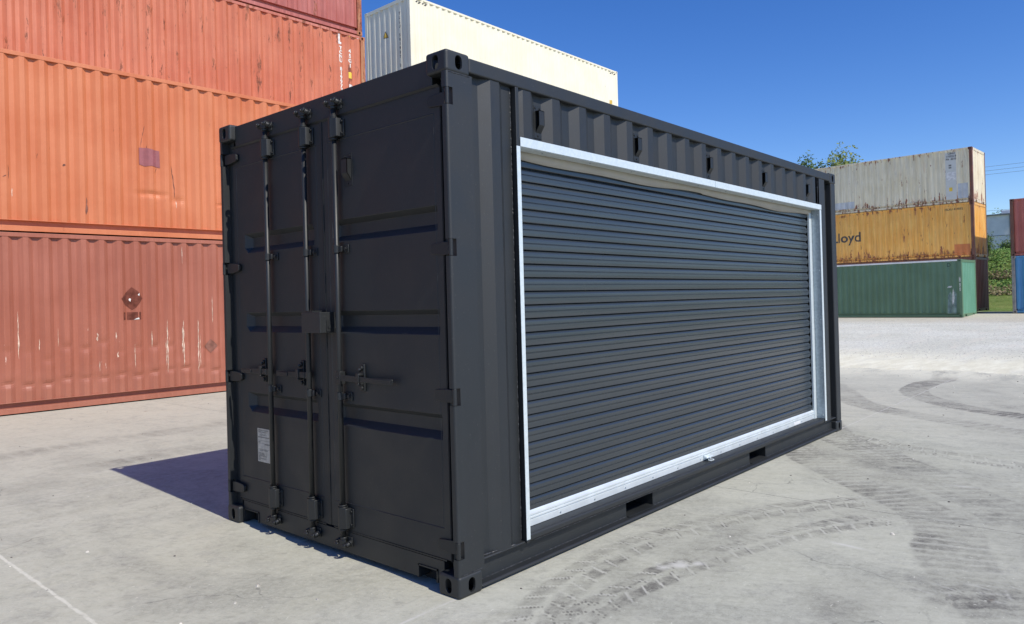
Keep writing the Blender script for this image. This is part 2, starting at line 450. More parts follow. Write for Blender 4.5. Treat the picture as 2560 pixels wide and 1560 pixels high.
# ------------------------------------------------------------------ roll-up door (a part of the container)
cur = MB(); zs = []; z = .290; prof = []
P = .083
while z < 2.50:
    for dz, d in ((0., .016), (.0004, -.0008), (.004, -.0016), (.018, -.0020), (.0325, -.0018), (.0338, -.0022), (.0362, .0016), (.0392, .0018), (.0414, -.0020), (.0428, -.0022), (.052, -.0019), (.062, -.0012), (.0685, .002), (.0735, .0065), (.0785, .0115), (.0822, .0158)):
        prof.append((z + dz, .104 + d))
    z += P
prof = [p for p in prof if p[0] <= 2.50]
nx = 60; xs = [.62 + (5.452 - .62) * i / nx for i in range(nx + 1)]
xs = xs[:-1] + [5.30, 5.34, 5.37, 5.39, 5.41, 5.425, 5.438, 5.452]; xs = sorted(set(xs))
vs = []
for j, (zz, yy) in enumerate(prof):
    slat = int((zz - .2895) / P); r_ = random.Random(slat)
    tl = r_.uniform(-1, 1)
    for x in xs:
        w = .0006 * math.sin(x * 1.7 + slat * .6) + tl * .0006 * math.sin(x * .9 + slat)
        fl = max(0, (x - 5.385) / .06) ** 1.5          # slats flare out a little inside the guide
        ph_ = ((zz - .290) % P) / P
        vs.append((x, yy + w * 1.0 + min(1, fl) * .045 * max(0, abs(ph_ - .40) * 2 - .25) ** 1.3, zz))
n = len(xs)
cur.add(vs, [(j * n + i, j * n + i + 1, (j + 1) * n + i + 1, (j + 1) * n + i) for j in range(len(prof) - 1) for i in range(n - 1)])
ct = cur.build('roll_up_curtain', M_curt, bc)
# aluminium bottom bar with two ribs, bolts, sliding latch
bb = MB().prism([(.090, .206), (.090, .243), (.095, .248), (.086, .252), (.086, .262), (.094, .266), (.087, .270), (.087, .280), (.096, .287), (.103, .297), (.125, .297), (.125, .206)], .600, 5.445, 0)
bb.build('bottom_bar', M_alu, ct)
MB().box(.605, .094, .2035, 5.445, .12, .2065).build('rubber_seal', M_dark, ct)
for i in range(13):
    x = .98 + i * .372
    if abs(x - 2.95) < .1: continue
    MB().cyl((x, .091, .224), (x, .0865, .224), .0058, 8).build('bolt', M_galvd, ct)
lt = MB().prism([(2.885, .206), (2.985, .206), (3.02, .222), (3.02, .250), (2.985, .262), (2.90, .262), (2.885, .240)][::-1], .072, .0885, 1) if False else MB()
lt.box(2.89, .074, .216, 2.99, .0895, .246).cyl((2.89, .064, .231), (3.005, .064, .231), .009, 10).cyl((2.925, .075, .231), (2.925, .058, .231), .012, 10)
lo = lt.build('slide_latch', M_galv, ct, .004)
ring = MB(); pp = [Vector((2.952 + .034 * math.cos(t), .050 + .018 * math.sin(t), .207)) for t in [2 * math.pi * k / 16 for k in range(17)]]
for a, b in zip(pp, pp[1:]): ring.cyl(a, b, .0036, 6)
ring.cyl((2.955, .056, .228), (2.955, .066, .206), .004, 6)
ring.build('pull_ring', M_galv, lo, smooth=True)
MB().box(4.86, .0885, .212, 5.03, .0898, .240).build('sticker', plain('white_sticker', (.75, .75, .75), .5), ct)
# galvanised frame: header angle, jambs, guides, screws
hd = MB(); hd.box(.5775, -.0065, 2.4565, 3.05, -.0005, 2.5105).box(3.053, -.0072, 2.4560, 5.560, -.0005, 2.5100)
hd.box(.5790, -.0004, 2.4535, 5.5085, .082, 2.4565)
hdo = hd.build('door_header', M_galv, bc, .0012)
sb = MB(); nn = 140; v = []
for i in range(nn + 1):
    x = .581 + (5.508 - .581) * i / nn
    zb = 2.400 + .009 * math.sin(x * 2.3 + .8) + .006 * math.sin(x * 5.1) - .006 * (x > 3)
    yb = .088 + .004 * math.sin(x * 2.9)
    v += [(x, .0825, 2.4533), (x, .084, 2.43), (x, yb, zb)]
sb.add(v, [(3 * i + k, 3 * i + 3 + k, 3 * i + 4 + k, 3 * i + 1 + k) for i in range(nn) for k in (0, 1)])
so_ = sb.build('header_seal', M_seal, bc, smooth=True)
sm = so_.modifiers.new('t', 'SOLIDIFY'); sm.thickness = .003
for i in range(10):
    x = .82 + i * .5
    MB().cyl((x, .030, 2.4535), (x, .030, 2.4495), .0055, 8).build('screw', M_galvd, hdo)
jl = MB().box(.5445, -.0045, .176, .5765, -.0005, 2.4560).build('door_jamb', M_galv, bc, .0012)
jr = MB().box(5.5135, -.0045, .176, 5.5595, -.0005, 2.4530).build('door_jamb', M_galv, bc, .0012)
MB().box(5.5052, -.0044, .2035, 5.5086, .0815, 2.4533).box(5.4985, .0760, .2035, 5.5051, .0785, 2.4533).build('reveal_plate', M_galvd, jr)
MB().box(.5776, -.0004, .2035, .5800, .0815, 2.4533).build('reveal_plate', M_galvd, jl)
MB().box(5.427, .0820, .2035, 5.509, .0850, 2.452).box(5.427, .085, .2035, 5.430, .100, 2.452).build('curtain_guide', M_galv, jr)
MB().box(.5776, .0820, .2035, .665, .0850, 2.452).build('curtain_guide', M_galv, jl)
for z_ in (.24, .75, 1.27, 1.80, 2.40):
    MB().cyl((5.505, .014, z_), (5.5005, .014, z_), .0045, 8).build('screw', M_galv, jr)
    MB().cyl((5.499, .070, z_ - .004), (5.494, .070, z_ - .004), .0045, 8).build('screw', M_galv, jr)

# ------------------------------------------------------------------ side vents
def vent(x, y, zc, face='side', w=.070, hgt=.20):
    """plate with a hood that is open to the left and bevelled at the foot"""
    mp = (lambda a, d, z: (x + a, y - d, z)) if face == 'side' else (lambda a, d, z: (y - d, x - a, z))
    def pm(pts, a, b): return [mp(a, d, z) for d, z in pts] + [mp(b, d, z) for d, z in pts]
    def ext(mb, pts, a, b):
        n = len(pts); mb.add(pm(pts, a, b), [tuple(range(n)), tuple(range(n, 2 * n))[::-1]] + [(i, n + i, n + (i + 1) % n, (i + 1) % n) for i in range(n)])
    pl_ = MB(); ext(pl_, [(0, zc - hgt / 2), (.003, zc - hgt / 2), (.003, zc + hgt / 2), (0, zc + hgt / 2)], -w / 2, w / 2)
    o = pl_.build('air_vent', M_hard, bc, .001)
    hood = MB(); z0, z1 = zc - hgt * .33, zc + hgt * .33; D = .034
    ext(hood, [(D - .003, z0 + .045), (D, z0 + .043), (D, z1), (D - .003, z1)], -w * .30, w * .40)
    ext(hood, [(.003, z0), (.003, z0 + .004), (D - .003, z0 + .045), (D, z0 + .043)], -w * .30, w * .40)
    ext(hood, [(.003, z1), (.003, z1 - .004), (D, z1 - .004), (D, z1)], -w * .30, w * .40)
    ext(hood, [(.003, z0), (D, z0 + .043), (D, z1), (.003, z1)], w * .36, w * .40)
    hood.build('vent_hood', M_hard, o)
    for a, dz in ((-.3, .42), (.3, .42), (0, -.42)):
        p = mp(a * w, .003, zc + dz * hgt); q = mp(a * w, .008, zc + dz * hgt)
        MB().cyl(p, q, .0055, 8).build('bolt', M_hard, o)
for k in range(5): vent(.800 + k * 1.117, .0465, 2.640)
vent(.935, .050, 2.385, 'end', .085, .20)

# ------------------------------------------------------------------ door end
XF = .050
MB().box(.045, CW - .002, 2.735, .12, BW - CW + .002, 2.884).build('door_header_beam', M_door, bc, .004)
MB().prism([(2.735, .045), (2.722, .058), (2.722, .052), (2.735, .035)], .11, BW - .11, 1).build('rain_gutter', M_door, bc)
sill = MB()
for a, b, z0 in ((CW - .002, .218, .034), (.218, .362, .098), (.362, 2.075, .034), (2.075, 2.262, .098), (2.262, BW - CW + .002, .034)):
    sill.box(.045, a, z0, .12, b, .160)
sill.build('door_sill', M_door, bc)
for a, b in ((.218, .362), (2.075, 2.262)):       # raised lip round each notch
    MB().box(.039, a - .008, .034, .0448, a - .0005, .106).box(.039, b + .0005, .034, .0448, b + .008, .106).box(.039, a - .008, .0985, .0448, b + .008, .106).build('pocket_lip', M_door, bc)
    MB().box(.13, a - .05, .0, .135, b + .05, .15).build('pocket_back', M_dark, bc)
def leaf(y0, y1, ta, tb):
    ys = [y0, ta, ta + (.004 if y0 < 1 else .042), tb - (.042 if y0 < 1 else .004), tb, y1] if False else [y0, ta, ta + (.006 if y0 < 1 else .030), tb - (.030 if y0 < 1 else .045), tb, y1]; zs = [.172]; dp = [0]
    for zc in (.890, 1.460, 2.025):
        zs += [zc - .074, zc - .034, zc + .036, zc + .064]; dp += [0, 1, 1, 0]
    zs.append(2.722); dp.append(0); v = []
    for z_, q in zip(zs, dp):
        for i, y in enumerate(ys):
            v.append((XF + (.042 if (q and i in (2, 3)) else 0), y, z_))
    n = 6; f = [(j * n + i, j * n + i + 1, (j + 1) * n + i + 1, (j + 1) * n + i) for j in range(len(zs) - 1) for i in range(5)]
    mb = MB().add(v, f); mb.box(XF + .001, y0, .172, XF + .045, y0 + .004, 2.722).box(XF + .001, y1 - .004, .172, XF + .045, y1, 2.722)
    o = mb.build('door', M_door, bc)
    d = o.modifiers.new('bevel', 'BEVEL'); d.width = .006; d.segments = 2; d.limit_method = 'ANGLE'; d.angle_limit = R(20)
    se = MB()
    for z_ in (2.585, .338): se.prism([(XF - .0022, y0 + .06) if False else (z_ - .004, XF), (z_, XF - .0028), (z_ + .004, XF)], y0 + .05, y1 - .045, 1)
    for yy in (y0 + .052, y1 - .047): se.prism([(XF, yy - .002), (XF - .0014, yy), (XF, yy + .002)], .34, 2.58, 2)
    se.build('seam', M_door, o)
    MB().box(XF - .004, y0 + .03, .163, XF + .02, y1 - .03, .1715).build('door_gasket', M_hard, o)
    MB().box(XF - .002, y0 + .03, 2.7225, XF + .02, y1 - .03, 2.729).build('door_gasket', M_hard, o)
    return o
d_right = leaf(.110, 1.196, .150, 1.112); d_left = leaf(1.222, 2.330, 1.315, 2.185)
MB().box(.052, .104, .165, .09, .110, 2.728).build('door_gasket', M_dark, d_right)
MB().box(.052, 2.330, .165, .09, 2.338, 2.728).build('door_gasket', M_dark, d_left)
MB().box(.0445, 1.198, .172, .075, 1.220, 2.728).build('door_gasket', M_hard, d_left, .003)
MB().box(.14, .11, .17, .15, 2.33, 2.74).build('door_lining', M_dark, bc)
# locking bars
BX = .020
def lockbar(y, door, side, zh=1.115):
    b = MB().cyl((BX, y, .13), (BX, y, 2.785), .0165, 18).build('locking_bar', M_hard, door, smooth=True)
    for m in b.modifiers: b.modifiers.remove(m)
    for z0, z1 in ((.188, .322), (2.590, 2.714)):
        s = MB().cyl((BX, y, z0), (BX, y, z1), .031, 28)
        arc = [(BX - .0303 * math.cos(t), y - .0303 * math.sin(t)) for t in [R(a_) for a_ in (-5, 5, 15, 25)]]
        s.prism(arc + [(BX - .018, y - .050), (BX - .010, y - .054), (XF - .006, y - .054), (XF - .006, y - .040), (BX, y)], z0 + .006, z1 - .006, 2)
        s.box(XF - .010, y - .076, z0 + .010, XF - .001, y - .050, z1 - .010)
        for zz in (z0 - .012, z1 + .002): s.cyl((BX, y, zz), (BX, y, zz + .010), .026, 16)
        so2 = s.build('bar_bracket', M_hard, b, .002)
        for q in (.2, .8):
            MB().cyl((XF - .012, y - .062, z0 + (z1 - z0) * q), (XF - .021, y - .062, z0 + (z1 - z0) * q), .007, 8).build('bolt', M_hard, so2)
    for zz in (1.000, 1.905):
        c = MB().cyl((BX, y, zz - .024), (BX, y, zz + .024), .023, 16).box(BX - .002, y - .05, zz - .018, BX + .014, y - .015, zz + .018)
        c.box(XF - .010, y - .092, zz - .026, XF - .001, y - .045, zz + .026); c = c.build('bar_clip', M_hard, b, .003)
        MB().cyl((XF - .010, y - .070, zz), (XF - .022, y - .070, zz), .011, 10).cyl((XF - .012, y - .070, zz), (XF - .014, y - .070, zz), .019, 10).build('bolt', M_hard, c)
    for zz, s_ in ((.108, -1), (2.800, 1)):       # forged cam between the two claws of its keeper
        k = MB().cyl((BX, y, zz - s_ * .028), (BX, y, zz - s_ * .012), .021, 12).cyl((BX, y, zz - s_ * .012), (BX, y, zz + s_ * .012), .012, 12)
        k.prism([(-.030, -.010), (-.012, -.020), (.020, -.016), (.034, .004), (.020, .014), (-.022, .010)], 0, 1, 2) if False else None
        a0 = len(k.v)
        k.add([(BX - .014 + dx, y + dy, zz + dz) for dz in (-.013, .013) for dx, dy in ((-.006, .030), (-.012, .004), (.002, -.034), (.018, -.022), (.014, .026))],
              [(0, 1, 2, 3, 4), (9, 8, 7, 6, 5)] + [(i, 5 + i, 5 + (i + 1) % 5, (i + 1) % 5) for i in range(5)])
        cam_ = k.build('bar_cam', M_hard, b, .003)
        kp = MB().box(.036, y - .060, zz - .030, .0448, y + .062, zz + .028)
        for sg in (1, -1):
            pp = [Vector((.040, y + sg * .050, zz)), Vector((.018, y + sg * .058, zz + s_ * .004)), Vector((-.002, y + sg * .052, zz + s_ * .012)), Vector((-.010, y + sg * .034, zz + s_ * .016)), Vector((-.006, y + sg * .020, zz + s_ * .010))]
            for q0, q1, ra, rb in zip(pp, pp[1:], (.016, .015, .013, .011), (.015, .013, .011, .007)): kp.cyl(q0, q1, ra, 8, rb)
        kp.cyl((.04, y - .03, zz + s_ * .024), (.0, y - .036, zz + s_ * .030), .009, 8, .006)
        kp.build('cam_keeper', M_hard, cam_, .003)
    # handle, hub and hasp
    s = side; hy = y + s * .035
    if s < 0: hub = MB().box(.000, y - .030, zh - .040, .040, y + .024, zh + .038).cyl((-.004, y, zh), (.0, y, zh), .010, 10)
    else: hub = MB().box(.006, y + .006, zh - .022, .034, y + .040, zh + .020).cyl((.0, y + .048, zh), (.014, y + .048, zh), .010, 10)
    hub = hub.build('handle_hub', M_hard, b, .005)
    ln = .52 if s < 0 else .36
    h = MB().prism([(y + s * .03, zh - .019), (y + s * .20, zh - .017), (y + s * ln * .60, zh - .015), (y + s * ln, zh - .019), (y + s * (ln + .004), zh + .010), (y + s * ln, zh + .015), (y + s * ln * .6, zh + .013), (y + s * .2, zh + .017), (y + s * .03, zh + .019)], .002, .011, 0)
    h.box(-.003, min(y + s * ln * .62, y + s * ln * .985), zh - .016, .002, max(y + s * ln * .62, y + s * ln * .985), zh + .010)
    h.build('handle', M_hard, b, .003)
    ry = y + s * (.205 if s < 0 else .105)
    r_ = MB().box(.036, ry - .018, zh - .075, .0495, ry + .018, zh + .088).box(.004, ry - .010, zh + .020, .038, ry + .012, zh + .034)
    r_.box(-.004, ry - .014, zh - .022, .002, ry + .014, zh + .036).box(-.004, ry - .012, zh - .036, .040, ry + .010, zh - .022)
    for dz in (.066, -.055): r_.cyl((.036, ry, zh + dz), (.022, ry, zh + dz), .013, 12)
    r_.cyl((.03, ry + .012, zh + .05), (.012, ry - .004, zh + .06), .009, 8)
    r_.build('handle_hasp', M_hard, b, .003)
    return b
lockbar(1.832, d_left, 1); lockbar(1.365, d_left, 1); lockbar(1.033, d_right, -1)
# lock box across the meeting stiles
lb = MB().box(-.060, 1.105, 1.392, .046, 1.112, 1.520).box(-.060, 1.300, 1.392, .046, 1.307, 1.520).box(-.064, 1.105, 1.392, -.060, 1.307, 1.520).box(-.060, 1.112, 1.514, .046, 1.300, 1.520)
lbo = lb.build('lock_box', M_door, d_left, .003)
MB().box(-.02, 1.100, 1.40, .02, 1.1048, 1.47).cyl((.0, 1.096, 1.43), (.0, 1.106, 1.43), .012, 10).build('lock_tab', M_hard, lbo)
MB().box(-.055, 1.20, 1.5205, .04, 1.29, 1.530).build('lock_lid', M_hard, lbo)
# data plate with its lines of text
pt = MB().box(.0475, 1.880, .470, .0495, 2.070, .705).build('data_plate', M_plate, d_left)
def plate_text(s, size, y, z):
    me = text_mesh(s, size, .82, .0002); me.materials.clear(); me.materials.append(M_ink)
    o = bpy.data.objects.new('plate_lettering', me); S.collection.objects.link(o); o.parent = pt
    o.matrix_local = Matrix(((0, 0, -1, .0472), (-1, 0, 0, y), (0, 1, 0, z), (0, 0, 0, 1)))
plate_text('APPROVED FOR TRANSPORT\nUNDER CUSTOMS SEAL', .0125, 2.058, .688)
plate_text('( 1CX1-AH1 )', .020, 2.045, .655)
plate_text('MANUFACTURER\'S NO. OF THE CONTAINER', .0085, 2.062, .640)
plate_text('OWNER', .010, 2.062, .606)
plate_text('DATE MANUFACTURED', .0095, 1.975, .592)
plate_text('CSC SAFETY APPROVAL', .0125, 2.045, .548)
plate_text('IDENTIFICATION NO.\nMAXIMUM GROSS MASS\nALLOWABLE STACKING LOAD\nFOR 1.8 G\nTRANSVERSE RACKING TEST\nFORCE', .0095, 2.062, .528)
rl = MB()
for z_ in (.646, .620, .600, .560): rl.box(.0470, 1.888, z_, .0473, 2.062, z_ + .0012)
rl.box(.0470, 1.975, .56, .0473, 1.9762, .60).box(.0470, 1.955, .478, .0473, 1.9562, .535); rl.build('plate_lettering', M_ink, pt)

# ------------------------------------------------------------------ red stacks on the left
yawL = -.036
def rowpos(x, y0): return (x, y0 + math.tan(yawL) * x)
M_c1 = paint('faded_brick_red_paint', (.345, .106, .060), (.395, .132, .080), rust=.2, edge=.04, scratch=.30, streak=.16, wearw=.03, dust=.06)
M_c2 = paint('faded_orange_paint', (.55, .156, .058), (.61, .20, .085), rust=.35, edge=.02, scratch=.12, streak=.09, wearw=.035)
M_c3 = paint('faded_salmon_red_paint', (.51, .145, .070), (.57, .19, .10), rust=.70, edge=.03, streak=.22, wearw=.075)
M_c4 = paint('dull_maroon_red_paint', (.40, .110, .085), (.46, .155, .125), rust=.5, edge=.03, streak=.35, wearw=.05)
M_rpost = paint('rusted_post_paint', (.42, .17, .07), (.55, .33, .16), rust=2.1, edge=.05, streak=.6)
M_c3rail = paint('chipped_top_rail_paint', (.50, .15, .095), (.56, .21, .15), rust=1.4, edge=.0, streak=.3)
M_ext = paint('dark_brown_paint', (.15, .075, .060), (.19, .095, .075), rust=.2, streak=.3)
BX0 = .52       # shift so that the folds fall where the photo has them
rr = random.Random(5); DN = {}
def dent1(u, z, w):
    k = int((u + 40) / PITCH * 1); r = DN.setdefault(k, (rr.uniform(-.05, .05), rr.uniform(.6, 1.2), rr.uniform(-.12, .12), rr.uniform(.2, 1.)))
    a = .022 * r[1] * math.exp(-((z - .47 - r[0]) / .045) ** 2) * w
    b = .020 * r[3] * math.exp(-((z - .95 - r[2]) / .06) ** 2) * w
    c = -.010 * math.exp(-((z - .58 - r[0]) / .08) ** 2) * (1 - w)
    g = .012 * math.sin(u * 1.1) * math.sin(z * 1.05) ** 2
    return a + b + c * .6 + g * .6
def dent2(u, z, w):
    g = .010 * math.sin(u * .9 + 1) * math.sin(z * 1.05) ** 2
    for (cu, cz, su, sz, A) in ((5.6, .78, .22, .05, .03), (6.05, .70, .10, .06, .022), (2.6, .85, .15, .06, .02), (3.0, .78, .2, .04, .025), (6.9, .68, .1, .03, .02)):
        g += A * math.exp(-((u - cu) / su) ** 2 - ((z - cz) / sz) ** 2)
    return g
zfine = [.195] + [.215 + .03 * i for i in range(35)] + [1.3, 1.6, 2., 2.4, 2.82]
XR = 9.66
front = []
L0 = XR - 12.192
G_L = 'red containers stacked behind the black one'
# fold phase: outer crests in the photo at x = .867 + .2757 k measured in the world
def phs(x0): return (.78 - x0) % PITCH
x0, y0 = rowpos(L0, 10.93)
c1, pr1, ev1 = container('brick red container on the ground at left, dented low down, with a faded diamond mark', G_L, (x0, y0, -.035), yawL, M_c1, dent=dent1, zs=zfine, phase=phs(x0))
c2, pr2, ev2 = container('bright faded orange container with a purple square patch, resting on the brick red one', G_L, (x0, y0, -.035 + 2.896), yawL, M_c2, dent=dent2, zs=zfine, phase=phs(x0))
XR2 = 9.64; L2 = XR2 - 12.192
xb0, yb0 = L2, 13.07 - math.tan(yawL) * 12.19
M_c3.use_fake_user = True
c3, pr3, ev3 = container('salmon red container lettered TCNU 819977 and 45G1 in white, with a rusty corner post', G_L, (xb0, yb0, -.035 + 2 * 2.896), yawL, M_c3, postmat=M_rpost, phase=.21, railmat=M_c3rail)
c4, pr4, ev4 = container('dull maroon container cut off by the top of the photo, highest of the red stack', G_L, (xb0 - .08, yb0, -.035 + 3 * 2.896 + .012), yawL, M_c4, postmat=M_rpost, phase=.15)
for k in (0, 1):
    container('red container of the rear row hidden behind the front red stack, ' + ('ground level', 'second level')[k], G_L, (xb0, yb0, -.035 + k * 2.896), yawL, M_c1 if k else M_c4, postmat=M_rpost, phase=.21)
for k in (0, 1, 2):  # unseen stack, added so the black doors have something to reflect
    xl, yl = rowpos(L0 - 12.26, 10.93)
    container('unseen dark brown container added at left for the doors to reflect, ' + ('ground level', 'second level', 'third level')[k], G_L, (xl, yl, -.035 + k * 2.896), yawL, (M_ext, M_ext, M_ext)[k], phase=.1)
def inv(root, X, Z):   # world point -> (u, z) in the container
    p = root.location; c, s = math.cos(root.rotation_euler.z), math.sin(root.rotation_euler.z)
    return (X - p.x) / c, Z - p.z
mk = lambda n, c, **k: plain(n, c, .6, **k)
M_white = plain('white_stencil_paint', (.72, .70, .64), .6, var=.15, sc=20); M_yel = mk('yellow_sticker', (.75, .52, .06)); M_wst = mk('weathered_white_sticker', (.68, .64, .60), var=.3, sc=30)
M_blkst = mk('faded_black_stencil', (.035, .033, .03)); M_grst = plain('faded_sticker_ghost', (.155, .050, .034), .9, spec=.1, var=.3, sc=12)
M_purp = mk('purple_repair_paint', (.30, .095, .10), var=.12, sc=6)
M_ghost = plain('grey_sticker_ghost', (.25, .115, .085), .9, spec=.1, var=.25, sc=10)
def place_from(root, X, Z, sx=1., sz=1.):
    u0, z0 = inv(root, X, Z)
    return lambda c: (u0 + c.x * sx, z0 + c.y * sz)
b1 = [p[0] for p in pr1]; b3 = [p[0] for p in pr3]
# lettering runs downwards one character at a time
def column(root, s, X, Ztop, step, size, mat, prof, ev, wide=1.15, bold=.006):
    for i, ch in enumerate(s):
        if ch == ' ': continue
        marking('lettering', text_mesh(ch, size, wide, bold, align='CENTER'), mat, root, place_from(root, X, Ztop - (i + 1) * step), [p[0] for p in prof], ev)
column(c3, 'TCNU 8199774', 8.87, 8.27, .108, .125, M_white, pr3, ev3)
column(c3, '45G1', 9.15, 8.27, .128, .135, M_white, pr3, ev3)
marking('sticker', rect_mesh(.115, .16), M_yel, c3, place_from(c3, 9.09, 7.47), b3, ev3)
marking('lettering', text_mesh('CA\nUT', .05, 1., .002), M_blkst, c3, place_from(c3, 9.105, 7.56), b3, ev3, .004) if False else None
marking('sticker', rect_mesh(.13, .17), M_wst, c3, place_from(c3, 9.10, 7.14), b3, ev3)
marking('sticker', poly_mesh([(0, 0), (.10, 0), (.10, .06), (.05, .06), (.05, .26), (0, .26)]), M_wst, c3, place_from(c3, 8.80, 8.30), b3, ev3)
for i in range(4):
    marking('hazard_stripe', poly_mesh([(0, 0), (.05, 0), (.10, .055), (.05, .055)]), M_wst if i % 2 else M_yel, c3, place_from(c3, 9.12 + i * .085, 8.565), b3, ev3)
def mark1(root, me, X, Z, mat, prof, ev, dent=None):
    o = marking('sticker_ghost', me, mat, root, place_from(root, X, Z), [p[0] for p in prof], ev)
    if dent:
        for v in o.data.vertices:
            v.co.y += min(0, dent(v.co.x, v.co.z, 1.)) * 1. + .8 * max(0, dent(v.co.x, v.co.z, 0.)) 
    return o
# purple square
mo = marking('paint_patch', poly_mesh([(0, .01), (.10, -.02), (.20, .0), (.36, -.02), (.355, .285), (.26, .29), (.1, .31), (.0, .305)]), M_purp, c2, place_from(c2, 2.86, 4.15), [p[0] for p in pr2], ev2, .006)
md = marking('sticker_ghost', poly_mesh([(0, -.20), (.06, -.16), (.18, 0), (.10, .12), (0, .20), (-.08, .12), (-.18, 0), (-.12, -.1)]), M_grst, c1, place_from(c1, 2.68, 1.775), b1, ev1, .004)
for a, b in ((0, .035), (.065, .23), (.255, .29)):
    marking('sticker_ghost', rect_mesh(b - a, .13), M_grst, c1, place_from(c1, 2.535 + a, 1.405), b1, ev1, .004)
marking('sticker_scrap', poly_mesh([(0, 0), (.09, .005), (.08, .035), (.04, .02)]), M_white, c1, place_from(c1, 2.70, 1.405), b1, ev1, .007)
marking('sticker_scrap', poly_mesh([(0, 0), (.03, -.03), (.04, .02), (.01, .03)]), M_white, c1, place_from(c1, 2.63, 1.75), b1, ev1, .007)
marking('sticker_scrap', poly_mesh([(0, 0), (.025, -.02), (.03, .03)]), M_white, c1, place_from(c1, 2.77, 1.84), b1, ev1, .007)
marking('sticker_ghost', poly_mesh([(0, -.13), (.12, 0), (0, .13), (-.12, 0)]), M_ghost, c1, place_from(c1, 4.07, .86), b1, ev1, .008)

def settle(root, ev, dent):      # follow the dents of the sheet
    for o in root.children:
        if o.name.split('.')[0] in ('sticker_ghost', 'paint_patch', 'sticker_scrap'):
            for v in o.data.vertices:
                w_ = max(0., min(1., 1 - (ev(v.co.x) - .010) / .046)); v.co.y += dent(v.co.x, v.co.z, w_) - .001
settle(c1, ev1, dent1); settle(c2, ev2, dent2)
def sliver(root, X, z0, z1, w, mat, prof, ev, dent, seed, slant=0.):
    q = random.Random(seed); n = max(5, int(abs(z1 - z0) / .05)); u0, _ = inv(root, X, 0); L_, R_ = [], []
    for i in range(n + 1):
        t = i / n; c = slant * t + q.uniform(-.25, .25) * w; h_ = w * .5 * (math.sin(math.pi * min(1, max(0, t))) ** .5) * q.uniform(.15, 1.1) + .0006
        L_.append((c - h_, (z1 - z0) * t)); R_.append((c + h_, (z1 - z0) * t))
    vs = L_ + R_; f = [(i, n + 1 + i, n + 2 + i, i + 1) for i in range(n)]
    me = bpy.data.meshes.new('sl'); me.from_pydata([(a, b, 0) for a, b in vs], [], f)
    zb = z0 - root.location.z
    o = marking('scratch', me, mat, root, lambda c: (u0 + c.x, zb + c.y), [p[0] for p in prof], ev, .003)
    for v in o.data.vertices:
        w_ = max(0., min(1., 1 - (ev(v.co.x) - .010) / .046)); v.co.y += dent(v.co.x, v.co.z, w_)
M_scr = mk('bare_pale_scratch', (.66, .50, .38), var=.3, sc=25); M_dks = mk('dark_rusty_scratch', (.16, .055, .035), var=.4, sc=25)
for i, (X, a, b, w) in enumerate(((3.27, .42, 1.38, .016), (3.25, .55, 1.05, .012), (3.56, .5, 1.36, .020), (3.545, .75, 1.25, .022), (3.83, .36, 1.36, .018), (3.86, .5, 1.1, .010), (.97, .84, 1.6, .012), (.98, 1.0, 1.2, .02), (1.26, .96, 1.14, .016), (2.12, 1.06, 1.2, .03), (2.41, 1.08, 1.2, .022), (2.71, .56, .97, .008), (2.14, .54, .72, .010), (2.43, .76, .86, .03), (4.11, 1.3, 1.8, .008), (3.56, 2.4, 2.72, .008), (3.0, .9, 1.2, .014), (1.53, 1.0, 1.3, .006))):
    sliver(c1, X, a, b, w, M_scr, pr1, ev1, dent1, i)
for i, (X, a, b, w, sl) in enumerate(((2.885, 4.46, 4.86, .010, .08), (3.48, 3.6, 4.2, .020, -.06), (.88, 3.70, 3.92, .014, .0), (.80, 3.72, 3.76, .03, .05), (3.12, 4.02, 4.12, .012, .04), (1.66, 3.98, 4.02, .05, .0), (2.98, 4.44, 4.52, .008, .01), (4.6, 3.9, 4.2, .008, .02))):
    sliver(c2, X, a, b, w, M_dks, pr2, ev2, dent2, 50 + i, sl)
for i, (X, a, b, w) in enumerate(((.93, 3.42, 3.56, .012), (3.50, 3.42, 3.56, .014), (1.99, 3.2, 3.5, .05))): sliver(c2, X, a, b, w, M_scr if i < 2 else M_ghost, pr2, ev2, dent2, 80 + i)

# ------------------------------------------------------------------ cream stack behind
M_cr = paint('glossy_cream_paint', (.76, .71, .54), (.80, .76, .60), rust=.0, streak=.05, rough=.5)
G_C = 'cream containers stacked four high'
for k in range(4):
    if k == 3: c5, pr5, ev5 = container('cream white container towering behind the black one, highest of its stack', G_C, (13.62, 15.80, .2 + k * 2.896), -.0086, M_cr, phase=.25, endphase=.22)
    else: container('cream container hidden behind the black container, ' + ('ground level', 'second level', 'third level')[k], G_C, (13.62, 15.80, .2 + k * 2.896), -.0086, M_cr, phase=.25)
b5 = [p[0] for p in pr5]
_e5, eev5 = corr_profile(.22, .14, 2.438 - .14, .012, .05)
def endplace(Y, Z): return lambda c: (Y - c.x, Z + c.y)
be5 = [p[0] for p in _e5]
M_yel2 = mk('ochre_warning_triangle', (.55, .36, .05))
marking('warning_triangle', poly_mesh([(0, 0), (.26, 0), (.13, .24)]), M_blkst, c5, endplace(1.45, 1.76), be5, eev5, .004, 'end0')
marking('warning_triangle', poly_mesh([(.035, .02), (.225, .02), (.13, .20)]), M_yel2, c5, endplace(1.45, 1.76), be5, eev5, .007, 'end0')
for i, ch in enumerate('TLLU 581907 2'):
    if ch != ' ': marking('lettering', text_mesh(ch, .13, 1., .004, align='CENTER'), M_blkst, c5, endplace(.55, 2.36 - i * .145), be5, eev5, .004, 'end0')
for i, ch in enumerate('TLLU 581907 2'):
    if ch != ' ': marking('lettering', text_mesh(ch, .12, 1., .002, align='CENTER'), mk('grey_lettering', (.25, .24, .20)) if i == 0 else bpy.data.materials['grey_lettering'], c5, (lambda i: lambda c: (11.25 + c.x, 2.45 - i * .145 + c.y))(i), b5, ev5, .004)
